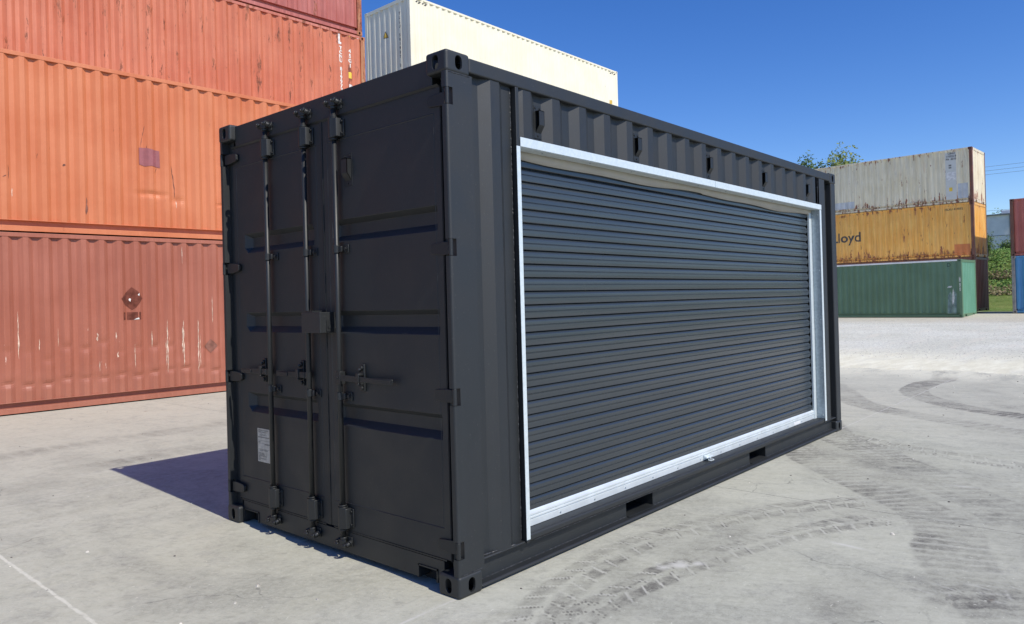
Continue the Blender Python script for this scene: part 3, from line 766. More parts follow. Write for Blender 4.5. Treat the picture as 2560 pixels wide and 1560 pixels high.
marking('sticker', rect_mesh(.14, .17), M_yel2, c5, lambda c: (11.58 + c.x, 1.35 + c.y), b5, ev5)
for i in range(3): marking('hazard_stripe', poly_mesh([(0, 0), (.07, 0), (.13, .07), (.06, .07)]), M_blkst, c5, (lambda i: lambda c: (11.62 + i * .14 + c.x, 2.70 + c.y))(i), b5, ev5)
for i in range(4): marking('hazard_stripe', poly_mesh([(0, 0), (.07, 0), (.13, .07), (.06, .07)]), M_blkst, c5, (lambda i: lambda c: (.25 + i * .14 + c.x, 2.70 + c.y))(i), b5, ev5)

# ------------------------------------------------------------------ stacks on the right
yawR = 1.516; dR = Vector((math.cos(yawR), math.sin(yawR), 0)); H8 = 2.591; LR = 12.192
def far_origin(p): return (p[0] + dR.x * LR, p[1] + dR.y * LR, p[2])
M_w = paint('rust_stained_grey_white_paint', (.78, .69, .47), (.85, .77, .56), rust=.72, edge=.12, h=H8, streak=.5, wearw=.03, rustcol=(.15, .045, .018))
M_y = paint('rust_stained_ochre_paint', (.88, .43, .080), (.92, .50, .12), rust=.78, edge=.13, h=H8, streak=.5, wearw=.03, rustcol=(.15, .045, .018))
M_g = paint('bottle_green_paint', (.105, .19, .110), (.12, .22, .135), rust=.0, streak=.12, h=H8)
M_gend = paint('pale_green_paint', (.12, .29, .20), (.14, .32, .225), rust=.1, streak=.15, h=H8)
M_br = paint('dark_brown_red_paint', (.19, .060, .045), (.24, .085, .065), rust=.3, streak=.35, h=H8)
M_rb = paint('dull_brown_red_paint', (.40, .10, .075), (.45, .13, .10), rust=.3, edge=.03, streak=.25, h=H8)
M_bl = paint('sky_blue_paint', (.075, .26, .50), (.10, .30, .53), rust=.1, edge=.03, streak=.3, h=H8)
M_rustpost = paint('rust_brown_post', (.13, .050, .032), (.19, .085, .055), rust=1.4, streak=.5, h=H8)
M_whtop = plain('white_roof_and_rail_highlight', (.8, .8, .78), .6)
G_R = 'containers stacked across the gravel'
near = (37.84, 3.99, .47)
o = far_origin(near)
c6, pr6, ev6 = container('dark brown red container at ground level under the ochre one', G_R, o, yawR - math.pi, M_br, L=LR, h=H8, phase=.2, postmat=M_rustpost, railmat=M_rustpost)
c7, pr7, ev7 = container('ochre yellow container lettered Lloyd, streaked with rust, between the white and green ones', G_R, (o[0], o[1], o[2] + H8), yawR - math.pi, M_y, L=LR, h=H8, phase=.12, postmat=M_rustpost)
c8, pr8, ev8 = container('dirty white container with rusty posts and a grey lettered panel, on the ochre one', G_R, (o[0], o[1], o[2] + 2 * H8), yawR - math.pi, M_w, L=LR, h=H8, phase=.07, postmat=M_rustpost, flats=[(LR - 1.15, LR - .67)])
ng = (35.34, 4.10, .30); og = far_origin(ng)
c9, pr9, ev9 = container('bottle green container standing on the gravel in front of the brown one', G_R, og, yawR - math.pi, M_g, L=LR, h=H8, phase=.1, roofmat=M_whtop, topmat=M_whtop, endmat=M_gend)  # white on the top rails paints in their sunlit highlight; the roof is pale
MB().box(.05, .03, H8 - .012, LR - .05, 2.40, H8 - .004).build('roof_sheet', M_whtop, c9)
nr = (37.70, 2.56, .40); d0 = (nr[0], nr[1])
orb = (nr[0], nr[1], nr[2])
c10, pr10, ev10 = container('blue container at the right edge, under the brown red one', G_R, orb, yawR - math.pi, M_bl, L=LR, h=H8, phase=.2, postmat=mk('grey_post_paint', (.30, .27, .25), var=.3))
c11, pr11, ev11 = container('dull brown red container at the right edge, on the blue one', G_R, (orb[0], orb[1], orb[2] + H8), yawR - math.pi, M_rb, L=LR, h=H8, phase=.2, postmat=M_rustpost)
# markings, t = distance from the near corner
def rplace(t, z): return lambda c: (LR - t + c.x, z + c.y)
b8 = [p[0] for p in pr8]; b7 = [p[0] for p in pr7]; b9 = [p[0] for p in pr9]
z8 = near[2] + 2 * H8; z7 = near[2] + H8
M_pan = mk('grey_repaint_panel', (.56, .57, .53), var=.05); 
marking('repaint_panel', rect_mesh(.46, 2.25), M_pan, c8, rplace(1.14, .18), b8, ev8)
for s, z, t in (('CBHU', 8.00, 1.03), ('110332 8', 7.865, 1.11), ('PA  4310', 7.73, 1.11)):
    marking('lettering', text_mesh(s, .135, .86, .003), M_blkst, c8, rplace(t, z - z8), b8, ev8, .006)
marking('lettering', text_mesh('88\n88', .11, 1.1, .004), mk('grey_stencil', (.12, .12, .11)), c8, rplace(1.00, 7.44 - z8), b8, ev8, .006)
marking('sticker', rect_mesh(.42, .38), mk('peeling_white_sticker', (.62, .62, .60), var=.2, sc=9), c8, rplace(1.12, 6.77 - z8), b8, ev8, .006)
marking('sticker', rect_mesh(.14, .18), M_yel, c8, rplace(1.0, 6.24 - z8), b8, ev8, .006)
marking('paint_patch', rect_mesh(.42, .70), mk('pale_grey_repair_paint', (.50, .52, .52), var=.1), c8, rplace(.64, 5.87 - z8), b8, ev8)
marking('paint_patch', rect_mesh(1.2, .35), bpy.data.materials['pale_grey_repair_paint'], c8, rplace(6.6, 5.90 - z8), b8, ev8)
marking('lettering', text_mesh('Lloyd', .70, 1.0, .012), mk('grey_black_lettering', (.05, .05, .05)), c7, rplace(6.66, 4.16 - z7), b7, ev7)
marking('paint_patch', rect_mesh(.66, .56), mk('orange_repair_paint', (.60, .20, .06), var=.1), c7, rplace(.85, 3.13 - z7), b7, ev7, .004)
marking('lettering', text_mesh('HLXU 419032', .13, 1., .004), mk('worn_brown_lettering', (.17, .11, .05)), c7, rplace(1.22, 5.33 - z7), b7, ev7, .004)
for i, ch in enumerate('CRX 83105'):
    if ch != ' ': marking('lettering', text_mesh(ch, .10, 1.1, .003, align='CENTER'), M_white, c9, (lambda i: lambda c: (LR - .085 + c.x, 1.72 - i * .068 + c.y))(i), [], lambda u: .003)
marking('paint_patch', poly_mesh([(0, 0), (.36, 0), (.38, .9), (.30, 1.05), (.22, .85), (.14, 1.0), (.05, .82)]), mk('worn_grey_patch', (.19, .27, .24), var=.35, sc=5), c9, rplace(.62, .16), b9, ev9)
marking('paint_patch', poly_mesh([(0, .0), (.06, .1), (.09, .4), (.04, .75), (.0, .5), (-.03, .2)]), mk('white_scrape', (.60, .62, .58), var=.3, sc=12), c9, rplace(.40, .55), b9, ev9, .004)
marking('paint_patch', poly_mesh([(0, .0), (.2, .03), (.17, .09), (.05, .08)]), bpy.data.materials['white_scrape'], c9, rplace(.60, 1.32), b9, ev9, .004)
marking('lettering', text_mesh('D', .24, .9, -.0), mk('dark_green_lettering', (.02, .05, .04)), c9, rplace(.60, 2.27), b9, ev9)
for t0 in (1.62,): marking('lettering', text_mesh('D', .36, .8, -.0), mk('navy_lettering', (.01, .04, .12)), c10, rplace(.62, 2.05), [p[0] for p in pr10], ev10)

# ------------------------------------------------------------------ ground
def H(x, y):
    x = np.asarray(x, float); y = np.asarray(y, float)
    h = np.interp(x, [14, 34.5, 38, 41.5, 44, 52, 54, 58, 66], [0, .272, .42, .42, .44, 1.13, 1.95, 4.05, 4.2])
    near_r = np.clip((x - 13) / 3, 0, 1)
    left = np.interp(y, [3, 9, 30], [0, -.037, -.037]) * (1 - near_r)
    wob = .02 * np.sin(x * .6 + 1.1 * np.sin(y * .5)) * np.cos(y * .55) * near_r * np.clip((34 - x) / 4, 0, 1)
    return h + left + wob
def sheet(name, xs, ys, mat, zoff=0., attrs=None, mask=None, smooth=True):
    Xg, Yg = np.meshgrid(xs, ys); Z = H(Xg, Yg) + zoff
    co = np.stack([Xg, Yg, Z], -1).reshape(-1, 3).astype(np.float32)
    nx, ny = len(xs), len(ys); i = np.arange(nx * ny).reshape(ny, nx)
    q = np.stack([i[:-1, :-1], i[:-1, 1:], i[1:, 1:], i[1:, :-1]], -1).reshape(-1, 4)
    if mask is not None:
        cx = (Xg[:-1, :-1] + Xg[1:, 1:]) / 2; cy = (Yg[:-1, :-1] + Yg[1:, 1:]) / 2; q = q[mask(cx, cy).reshape(-1)]
    me = bpy.data.meshes.new(name); me.vertices.add(len(co)); me.vertices.foreach_set('co', co.ravel())
    me.loops.add(q.size); me.loops.foreach_set('vertex_index', q.ravel().astype(np.int32))
    me.polygons.add(len(q)); me.polygons.foreach_set('loop_start', np.arange(0, q.size, 4, dtype=np.int32))
    me.update(calc_edges=True); me.validate()
    if attrs:
        for k, fn in attrs.items():
            a = me.attributes.new(k, 'FLOAT', 'POINT'); a.data.foreach_set('value', fn(Xg, Yg).astype(np.float32).ravel())
    if smooth: me.shade_smooth()
    me.materials.append(mat); o = bpy.data.objects.new(name, me); S.collection.objects.link(o); return tag(o, kind='structure')

# value noise for the tyre prints
def vnoise(x, y, s, seed=0):
    r = np.random.default_rng(seed).random((64, 64)); x = x * s; y = y * s
    xi = np.floor(x).astype(int); yi = np.floor(y).astype(int); fx = x - xi; fy = y - yi
    fx = fx * fx * (3 - 2 * fx); fy = fy * fy * (3 - 2 * fy); g = lambda a, b: r[a % 64, b % 64]
    return (g(xi, yi) * (1 - fx) + g(xi + 1, yi) * fx) * (1 - fy) + (g(xi, yi + 1) * (1 - fx) + g(xi + 1, yi + 1) * fx) * fy
def catmull(P, n=14):
    P = [np.array(p, float) for p in P]; P = [2 * P[0] - P[1]] + P + [2 * P[-1] - P[-2]]; out = []
    for i in range(1, len(P) - 2):
        for t in np.linspace(0, 1, n, endpoint=False):
            a, b, c, d = P[i - 1:i + 3]; out.append(.5 * (2 * b + (c - a) * t + (2 * a - 5 * b + 4 * c - d) * t * t + (3 * b - 3 * c + d - a) * t ** 3))
    return np.array(out + [P[-2]])
def track_coords(x, y, P):
    best = np.full(x.shape, 1e9); S_ = np.zeros(x.shape); T_ = np.zeros(x.shape); s0 = 0.
    for a, b in zip(P, P[1:]):
        d = b - a; l = np.hypot(*d)
        if l < 1e-6: continue
        u = ((x - a[0]) * d[0] + (y - a[1]) * d[1]) / l; uc = np.clip(u, 0, l)
        px = a[0] + d[0] * uc / l; py = a[1] + d[1] * uc / l; dist = np.hypot(x - px, y - py)
        sg = np.sign((x - a[0]) * d[1] - (y - a[1]) * d[0]); m = dist < best
        best = np.where(m, dist, best); S_ = np.where(m, s0 + uc, S_); T_ = np.where(m, dist * sg, T_); s0 += l
    return S_, T_, s0
def band(x, y, P, hw, pitch, kind, soft=.03, fade=(.3, .3)):
    P = catmull(P); m = np.zeros(x.shape); lt = np.zeros(x.shape)
    lo = P.min(0) - hw - .3; hi = P.max(0) + hw + .3
    sel = (x > lo[0]) & (x < hi[0]) & (y > lo[1]) & (y < hi[1])
    if not sel.any(): return m, lt
    xs_, ys_ = x[sel], y[sel]
    xw = xs_ + .025 * (vnoise(xs_, ys_, 7, 3) - .5); yw = ys_ + .025 * (vnoise(xs_, ys_, 7, 4) - .5)
    s, t, Lt = track_coords(xw, yw, P); a = np.abs(t)
    inb = np.clip((hw - a) / soft, 0, 1) * np.clip(s / fade[0], 0, 1) * np.clip((Lt - s) / fade[1], 0, 1)
    if kind == 'chev':                       # staggered blocky lugs, thin pale gaps
        ph = (s + .55 * a + np.where(t > 0, pitch / 2, 0)) / pitch; f = ph % 1
        lug = np.clip((.5 - np.abs(f - .5) - .07) / .06, 0, 1) * np.clip((a - .012) / .02, 0, 1)
        gap = np.clip((.07 - (.5 - np.abs(f - .5))) / .05, 0, 1)
        edge = np.clip((.035 - np.abs(.5 - np.abs(f - .5) - .10)) / .03, 0, 1)
        v = .36 * lug * (.45 + vnoise(xs_, ys_, 17, 21)) + .85 * edge * np.clip((vnoise(xs_, ys_, 6, 23) - .25) / .3, 0, 1); g = gap * .45
    else:                                    # cross ribs
        f = (s / pitch + .06 * np.sin(t * 20)) % 1; f = (f + .25 * (vnoise(xs_, ys_, 4, 31) - .5)) % 1; v = .34 + .26 * np.clip((f - .3) / .12, 0, 1); g = np.clip((.10 - np.abs(f - .15)) / .08, 0, 1) * .45 * (vnoise(xs_, ys_, 3, 33) > .45)
    n = .40 + 1.5 * vnoise(xs_, ys_, 2.1, 9) * (.3 + 1.1 * vnoise(xs_, ys_, 9, 10))
    m[sel] = np.clip(v * inb * n, 0, 1); lt[sel] = np.clip(g * inb * (vnoise(xs_, ys_, 5, 12) > .35) * n, 0, 1)
    return m, lt
TR = [([(-1.0, -1.3), (-.35, -.80), (.2, -.62), (.71, -.62), (1.13, -.68), (1.64, -.80), (2.16, -.97), (2.6, -1.20), (2.9, -1.5)], .13, .135, 'chev', .9),
      ([(-.6, -.9), (-.1, -.52), (.25, -.37), (.56, -.30), (1.03, -.24), (1.49, -.29), (2.22, -.50), (2.8, -.80), (3.3, -1.2)], .14, .14, 'chev', .75),
      ([(6.4, 1.3), (5.2, .35), (4.4, -.25), (3.90, -.72), (3.5, -1.10), (3.2, -1.42), (2.80, -1.68), (2.35, -1.80), (1.9, -1.97), (1.3, -2.3)], .22, .11, 'rib', .68),
      ([(6.9, .6), (5.6, -.1), (4.8, -.8), (4.1, -1.35), (3.5, -1.85), (2.9, -2.2)], .24, .12, 'rib', .5),
      ([(1.45, -1.75), (1.62, -1.96), (1.80, -2.12), (1.95, -2.3)], .14, .16, 'chev', 1.),
      ([(13.5, .45), (11.9, .17), (11.09, .26), (10.2, .22), (9.5, .0), (8.85, -.45), (8.35, -1.0), (7.9, -1.9), (7.6, -2.7)], .22, .10, 'rib', .8),
      ([(10.5, 1.6), (9.23, .96), (8.4, .55), (7.9, .1), (7.5, -.5), (7.1, -1.2), (6.6, -2.2)], .22, .13, 'rib', .5),
      ([(6.5, 1.5), (6.2, .6), (5.6, -.3), (5.2, -1.3), (4.9, -2.4)], .18, .12, 'chev', .6),
      ([(-4.0, 5.0), (-2.5, 4.75), (-1.2, 4.9), (0.0, 5.35), (1.5, 5.6)], .22, .2, 'rib', .35),
      ([(-4.0, 7.4), (-1.2, 7.1), (1.5, 7.0), (4.5, 7.3)], .25, .2, 'rib', .3)]
ST = [([(7.5, 2.2), (5.5, .3), (4.3, -.9), (3.3, -2.0), (2.2, -3.2)], .85, .21), ([(13, -.4), (9.5, -.9), (6.8, -2.0), (5, -3.4)], 1.0, .15), ([(-1, -1.2), (.8, -.6), (2.2, -.75), (3.2, -1.3)], .45, .14), ([(1.1, -1.5), (1.7, -2.0), (2.3, -2.9)], .35, .25)]
def tracks(x, y):
    m = np.zeros(x.shape)
    for P, hw, a in ST:
        s, t, L_ = track_coords(x, y, catmull(P, 5)); v = np.clip((hw - np.abs(t)) / hw, 0, 1) ** .7
        m = np.maximum(m, v * a * (.2 + 1.5 * vnoise(x * .8 + y * .6, (y * .8 - x * .6) * 3.0, 1.6, 41) * (.45 + vnoise(x, y, 6, 42))))
    for P, hw, pt_, k, a in TR: m = np.maximum(m, band(x, y, P, hw, pt_, k)[0] * a)
    return m
def pale(x, y):
    m = np.zeros(x.shape)
    for P, hw, pt_, k, a in TR: m = np.maximum(m, band(x, y, P, hw, pt_, k)[1] * a)
    def ln(a, b, w, v, wob=.02, sd=5):
        s, t, Lt = track_coords(x + wob * (vnoise(x, y, 6, sd) - .5), y + wob * (vnoise(x, y, 6, sd + 1) - .5), np.array([a, b], float))
        return np.clip(1 - np.abs(t) / w, 0, 1) * v * (.4 + vnoise(x, y, 9, sd + 2)) * (np.hypot(0, 0) == 0) * np.clip(s / .15, 0, 1) * np.clip((Lt - s) / .15, 0, 1)
    m = np.maximum(m, ln((2.08, -1.13), (2.05, -1.46), .022, .9)); m = np.maximum(m, ln((4.0, -1.40), (4.05, -1.75), .03, .8))
    for cx, cy, r, v in ((1.07, -.59, .045, 1.), (1.15, -.65, .055, 1.), (1.24, -.72, .035, .9), (1.2, -.62, .03, .7), (5.0, -.6, .05, .3)):
        m = np.maximum(m, np.clip(1.3 - np.hypot(x - cx, y - cy) / (r * (.6 + .9 * vnoise(x, y, 28, 14))), 0, 1) * v)
    return np.clip(m, 0, 1)

def concrete():
    t = NT('worn_concrete'); X, Y, Z = t.xyz()
    big = t.noise(sc=.35, det=5, off=2); mid = t.noise((1.0, .45, 1), 1.6, 7, .68, 5., dist=.6)
    mp = t.t.nodes.new("ShaderNodeMapping"); t.lk(t.tc.outputs['Object'], mp.inputs[0]); mp.inputs['Rotation'].default_value = (0, 0, R(62))
    sm_ = t.noise((.35, 2.6, 1), 2.0, 7, .7, 9., co=mp.outputs[0], dist=.4)
    sm2 = t.noise((.5, 3.2, 1), 1.3, 7, .7, 19., dist=.5)
    right = t.ramp(X, .0, 2.5)
    smear = t.mix(right, sm2, sm_)
    c = t.mix(t.ramp(big, .3, .7), (.382, .376, .302), (.436, .430, .346))
    c = t.mix(t.ramp(smear, .36, .64), c, t.mix(.6, c, (.505, .50, .42)))
    c = t.mix(t.math('MULTIPLY', t.ramp(mid, .44, .68), .6), c, (.232, .232, .200))
    warm = t.ramp(Y, 3.5, 9.)
    c = t.mix(t.math('MULTIPLY', warm, .55), c, (.51, .485, .38))
    far = t.ramp(X, 5., 12.8)
    c = t.mix(t.math('MULTIPLY', far, .55), c, (.52, .515, .43))
    c = t.mix(t.math('MULTIPLY', t.ramp(t.noise(sc=5, det=9, rough=.78, off=13), .51, .64), .38), c, (.21, .205, .195))
    c = t.mix(t.math('MULTIPLY', t.ramp(t.noise(sc=26, det=8, rough=.85, off=1), .42, .62), .45), c, (.52, .515, .435))
    c = t.mix(t.math('MULTIPLY', t.ramp(t.noise(sc=48, det=6, rough=.85, off=31), .56, .68), .50), c, (.16, .152, .135))
    c = t.mix(t.math('MULTIPLY', t.ramp(t.noise((3, 34, 1), 1.6, 6, .75, 71., co=mp.outputs[0]), .60, .72), t.ramp(t.noise(sc=.8, det=4, off=72), .4, .65, 0., .55)), c, (.60, .59, .51))
    c = t.mix(t.math('MULTIPLY', t.ramp(t.noise((2.2, 26, 1), 1.5, 6, .75, 73., dist=.8), .60, .70), t.ramp(t.noise(sc=.7, det=4, off=74), .4, .65, 0., .5)), c, (.20, .20, .175))
    # tyre prints
    tr = t.attr('tyre'); rg = t.ramp(t.noise(sc=22, det=5, rough=.8, off=6), .25, .7, .45, 1.1)
    c = t.mix(t.math('MULTIPLY', t.math('MULTIPLY', tr, rg), 1.85, clamp=True), c, (.135, .128, .112))
    c = t.mix(t.math('MULTIPLY', t.ramp(X, 10.6, 13.3), t.ramp(t.noise((.35, .9, 1), 1.8, 8, .75, 77.), .32, .58)), c, (.68, .66, .53))
    c = t.mix(t.math('MULTIPLY', t.attr('pale'), .75, clamp=True), c, (.62, .605, .57))
    # slab joints: chalky and dark saw cuts
    wob = t.math('MULTIPLY', t.math('SUBTRACT', t.noise(sc=11, det=8, rough=.75, off=4), .5), .042)
    def line(coord, at, w, v, col, base, brk=.4, sd=0.):
        d = t.math('ABSOLUTE', t.math('ADD', t.math('SUBTRACT', coord, at), wob))
        m = t.math('MULTIPLY', t.ramp(d, w, w * .35), t.ramp(t.noise(sc=2.3, det=5, off=41 + sd), brk - .08, brk + .1))
        return t.mix(t.math('MULTIPLY', m, v), base, col)
    c = line(X, -1.315, .014, .95, (.64, .63, .54), c, .30)
    c = line(X, 2.925, .0055, .9, (.07, .068, .065), c, .30, 3.)
    c = line(X, 7.17, .012, .35, (.6, .59, .56), c, .45, 5.)
    c = line(Y, .035, .012, .45, (.62, .60, .57), c, .38, 8.)
    c = line(Y, 4.34, .011, .45, (.62, .60, .57), c, .42, 11.)
    c = line(Y, 8.6, .012, .4, (.6, .58, .54), c, .45, 12.)
    # hairline cracks and flecks
    cr = t.voro(.9, out='Distance'); 
    vn = t.t.nodes.new("ShaderNodeTexVoronoi"); vn.feature = 'DISTANCE_TO_EDGE'; vn.inputs['Scale'].default_value = .75
    mpw = t.t.nodes.new("ShaderNodeVectorMath"); mpw.operation = 'ADD'; nz = t.t.nodes.new("ShaderNodeTexNoise"); nz.inputs['Scale'].default_value = 1.3; nz.inputs['Detail'].default_value = 7
    t.lk(t.tc.outputs['Object'], nz.inputs[0]); sc_ = t.t.nodes.new("ShaderNodeVectorMath"); sc_.operation = 'SCALE'; t.lk(nz.outputs[1], sc_.inputs[0]); sc_.inputs['Scale'].default_value = .9
    t.lk(t.tc.outputs['Object'], mpw.inputs[0]); t.lk(sc_.outputs[0], mpw.inputs[1]); t.lk(mpw.outputs[0], vn.inputs['Vector'])
    ck = t.math('MULTIPLY', t.ramp(vn.outputs['Distance'], .006, .001), t.ramp(t.noise(sc=.9, det=3, off=17), .55, .66))
    c = t.mix(t.math('MULTIPLY', ck, .55), c, (.10, .10, .095))
    fl = t.ramp(t.noise((1, 1, 1), 42, 3, .6, 51.), .685, .72); c = t.mix(t.math('MULTIPLY', fl, .75), c, (.64, .63, .54))
    fd = t.ramp(t.noise((1, 1, 1), 30, 4, .7, 151.), .70, .73); c = t.mix(t.math('MULTIPLY', fd, .6), c, (.13, .13, .11))
    mt = t.noise(sc=13, det=9, rough=.85, off=91, dist=.5); c = t.mix(t.math('MULTIPLY', t.ramp(mt, .40, .60), .34), c, (.50, .495, .415)); c = t.mix(t.math('MULTIPLY', t.ramp(mt, .56, .42), .0), c, (.2, .2, .17))
    m2 = t.noise((6, 18, 1), 1.4, 8, .8, 95., co=mp.outputs[0]); c = t.mix(t.math('MULTIPLY', t.ramp(m2, .50, .66), .32), c, (.20, .198, .17))
    st = t.math('MULTIPLY', t.ramp(t.noise(sc=1.1, det=4, off=61), .70, .74), t.ramp(t.noise(sc=9, det=5, off=62), .5, .65)); c = t.mix(t.math('MULTIPLY', st, .6), c, (.24, .14, .09))
    hh = t.math('ADD', t.math('MULTIPLY', t.noise(sc=55, det=6, rough=.75), .5), t.math('MULTIPLY', t.noise((.5, 3, 1), 5., 6, .7, 19.), .9))
    t.bump(t.math('SUBTRACT', hh, t.math('MULTIPLY', tr, .25)), .006, .55)
    return t.fin(c, .88, 0., .25)
def gravel():
    t = NT('pale_crushed_limestone'); X, Y, Z = t.xyz()
    n = t.noise(sc=.45, det=5, off=3); v = t.voro(30, out='Color'); vd = t.voro(30)
    c = t.mix(t.ramp(n, .35, .65), (.66, .66, .56), (.76, .76, .67))
    c = t.mix(t.math('MULTIPLY', t.ramp(v, .1, .9), .55), c, (.34, .33, .31))
    c = t.mix(t.math('MULTIPLY', t.ramp(t.noise(sc=11, det=8, rough=.8, off=4), .5, .7), .45), c, (.26, .25, .235))
    c = t.mix(t.math('MULTIPLY', t.ramp(t.noise((.15, .9, 1), 2.4, 6, .7, 8.), .52, .64), .5), c, (.66, .62, .53))
    c = t.mix(t.math('MULTIPLY', t.ramp(X, 30, 34), .5), c, (.46, .40, .30))
    sd = t.math('MULTIPLY', t.ramp(X, 19.5, 15.), t.ramp(t.noise((.25, .8, 1), 1.6, 6, .65, 88.), .25, .5, .45, 1.)); c = t.mix(sd, c, t.mix(t.ramp(t.noise((.3, 1.2, 1), 3., 7, .7, 90.), .35, .7), (.70, .67, .52), (.84, .82, .67)))
    g = t.ramp(X, 38.5, 41.5); c = t.mix(t.math('MULTIPLY', g, t.ramp(t.noise(sc=1.4, det=6, off=5), .3, .5)), c, (.10, .135, .045))
    c = t.mix(t.ramp(X, 41.2, 42.), c, t.mix(t.ramp(t.noise((1, .4, 1), 1.3, 6, .7), .35, .7), (.15, .19, .05), (.25, .27, .085)))
    t.bump(t.math('ADD', t.math('MULTIPLY', vd, -.5), t.noise(sc=3, det=8, rough=.8)), .035, .8)
    return t.fin(c, .95, 0., .15)
edge_x = lambda y: 13.25 - .10 * (y - .8) * (y < 3) + .22 * np.sin(y * 1.1) + .14 * np.sin(y * 2.9 + 1) + .07 * np.sin(y * 7.7)
def lin(a, b, st): return np.arange(a, b - 1e-6, st)
gx = np.concatenate([[-900, -300, -100, -40, -20], lin(-12, 11.5, 1.5), lin(11.5, 45, .35), lin(45, 66, 1.), [66, 80, 120, 300, 1200]])
gy = np.concatenate([[-900, -300, -100, -40, -25], lin(-16, 20, .5), [20, 30, 60, 120, 400, 1200]])
sheet('ground', gx, gy, gravel(), -.030)
cx_ = np.concatenate([[-60, -20, -8, -5, -3.5, -2.2], lin(-1.6, 4.6, .014), lin(4.6, 13.0, .04), lin(13.0, 14.4, .06)])
cy_ = np.concatenate([[-60, -30, -12, -8, -5], lin(-3.9, .6, .014), lin(.6, 2.5, .04), lin(2.5, 11., .16), [11, 14, 20, 40, 60]])
sheet('concrete_yard', cx_, cy_, concrete(), 0., {'tyre': tracks, 'pale': pale}, mask=lambda x, y: x < edge_x(y))

# loose pebbles on the slab, a drift of stones at the gravel edge
def stones(name, pts, mat):
    mb = MB()
    for (x, y, r, zoff) in pts:
        n = 6; z = float(H(x, y)) + zoff; a0 = random.random() * 6; ring = [(x + math.cos(a0 + k * 1.047) * r * random.uniform(.7, 1.1), y + math.sin(a0 + k * 1.047) * r * random.uniform(.7, 1.1)) for k in range(6)]
        vs = [(a, b, z) for a, b in ring] + [(x + (a - x) * .6, y + (b - y) * .6, z + r * random.uniform(.4, .75)) for a, b in ring]
        mb.add(vs, [(k, (k + 1) % 6, 6 + (k + 1) % 6, 6 + k) for k in range(6)] + [(6, 7, 8, 9, 10, 11)])
    return tag(mb.build(name, mat), kind='stuff')
M_st = plain('limestone_chips', (.52, .49, .43), .9, var=.45, sc=9); M_st2 = plain('dark_grit', (.10, .09, .08), .9, var=.4, sc=6)
P1 = []; P2 = []
for i in range(330):
    x = random.uniform(-3, 12.8); y = random.uniform(-4, 10.4)
    if -.1 < x < 6.2 and -.05 < y < 2.5: continue
    (P1 if random.random() < .62 else P2).append((x, y, random.uniform(.003, .0085) * (1 + x * .06 if x > 0 else 1), 0))
for (x, y, r) in ((-.55, 1.05, .016), (-.75, .93, .011), (-.45, .62, .010), (-1.05, .9, .011), (-.93, 2.5, .014), (2.45, -1.45, .016), (.05, 2.47, .02)): P1.append((x, y, r, 0))
for i in range(260):
    y = random.uniform(-5, 7); x = float(edge_x(y)) - abs(random.gauss(0, .9)); P1.append((x, y, random.uniform(.006, .016), 0))
stones('scattered_stones', P1, M_st); stones('scattered_grit', P2, M_st2)
# coarse gravel lying on the lot
P3 = []
for i in range(9000):
    x = 16.2 + 18 * random.random() ** 1.1; y = random.uniform(-6, 8); 
    if x < edge_x(y) : continue
    P3.append((x, y, random.uniform(.008, .022), -.034))
stones('loose_gravel', P3, M_st)

# ------------------------------------------------------------------ bank, weeds, building, trees, wires
def leaf_mat(name, a, b, tr=.25):
    t = NT(name); inf = t.t.nodes.new("ShaderNodeObjectInfo")
    c = t.mix(t.ramp(t.noise(sc=1.1, det=5, off=3), .3, .7), a, b); c = t.mix(t.math('MULTIPLY', t.ramp(t.noise(sc=9, det=3), .4, .7), .5), c, tuple(min(1, x * 1.5) for x in b))
    t.fin(c, .6, 0., .3); t.b.inputs['Subsurface Weight'].default_value = 0
    tl = t.t.nodes.new("ShaderNodeBsdfTranslucent"); t.lk(c, tl.inputs[0]); mx = t.t.nodes.new("ShaderNodeMixShader"); mx.inputs[0].default_value = tr
    out = t.t.nodes['Material Output']; t.lk(t.b.outputs[0], mx.inputs[1]); t.lk(tl.outputs[0], mx.inputs[2]); t.lk(mx.outputs[0], out.inputs[0])
    return t.m
M_leafd = leaf_mat('dark_green_leaves', (.085, .135, .040), (.13, .19, .06)); M_leafy = leaf_mat('yellow_green_leaves', (.15, .20, .05), (.25, .29, .08))
M_weed = leaf_mat('weed_leaves', (.12, .22, .045), (.20, .32, .075)); M_bark = plain('bark', (.09, .07, .055), .9, var=.3)
def leaves(mb, c, n, size, spread, r_):
    c = Vector(c)
    for _ in range(n):
        p = c + Vector((r_.gauss(0, spread[0]), r_.gauss(0, spread[1]), r_.gauss(0, spread[2])))
        d = Vector((r_.gauss(0, 1), r_.gauss(0, 1), r_.gauss(0, .7))).normalized(); u = d.orthogonal().normalized() * size * .35 * r_.uniform(.6, 1.2); d = d * size * r_.uniform(.6, 1.3)
        mb.add([p, p + d * .5 + u, p + d, p + d * .5 - u], [(0, 1, 2, 3)])
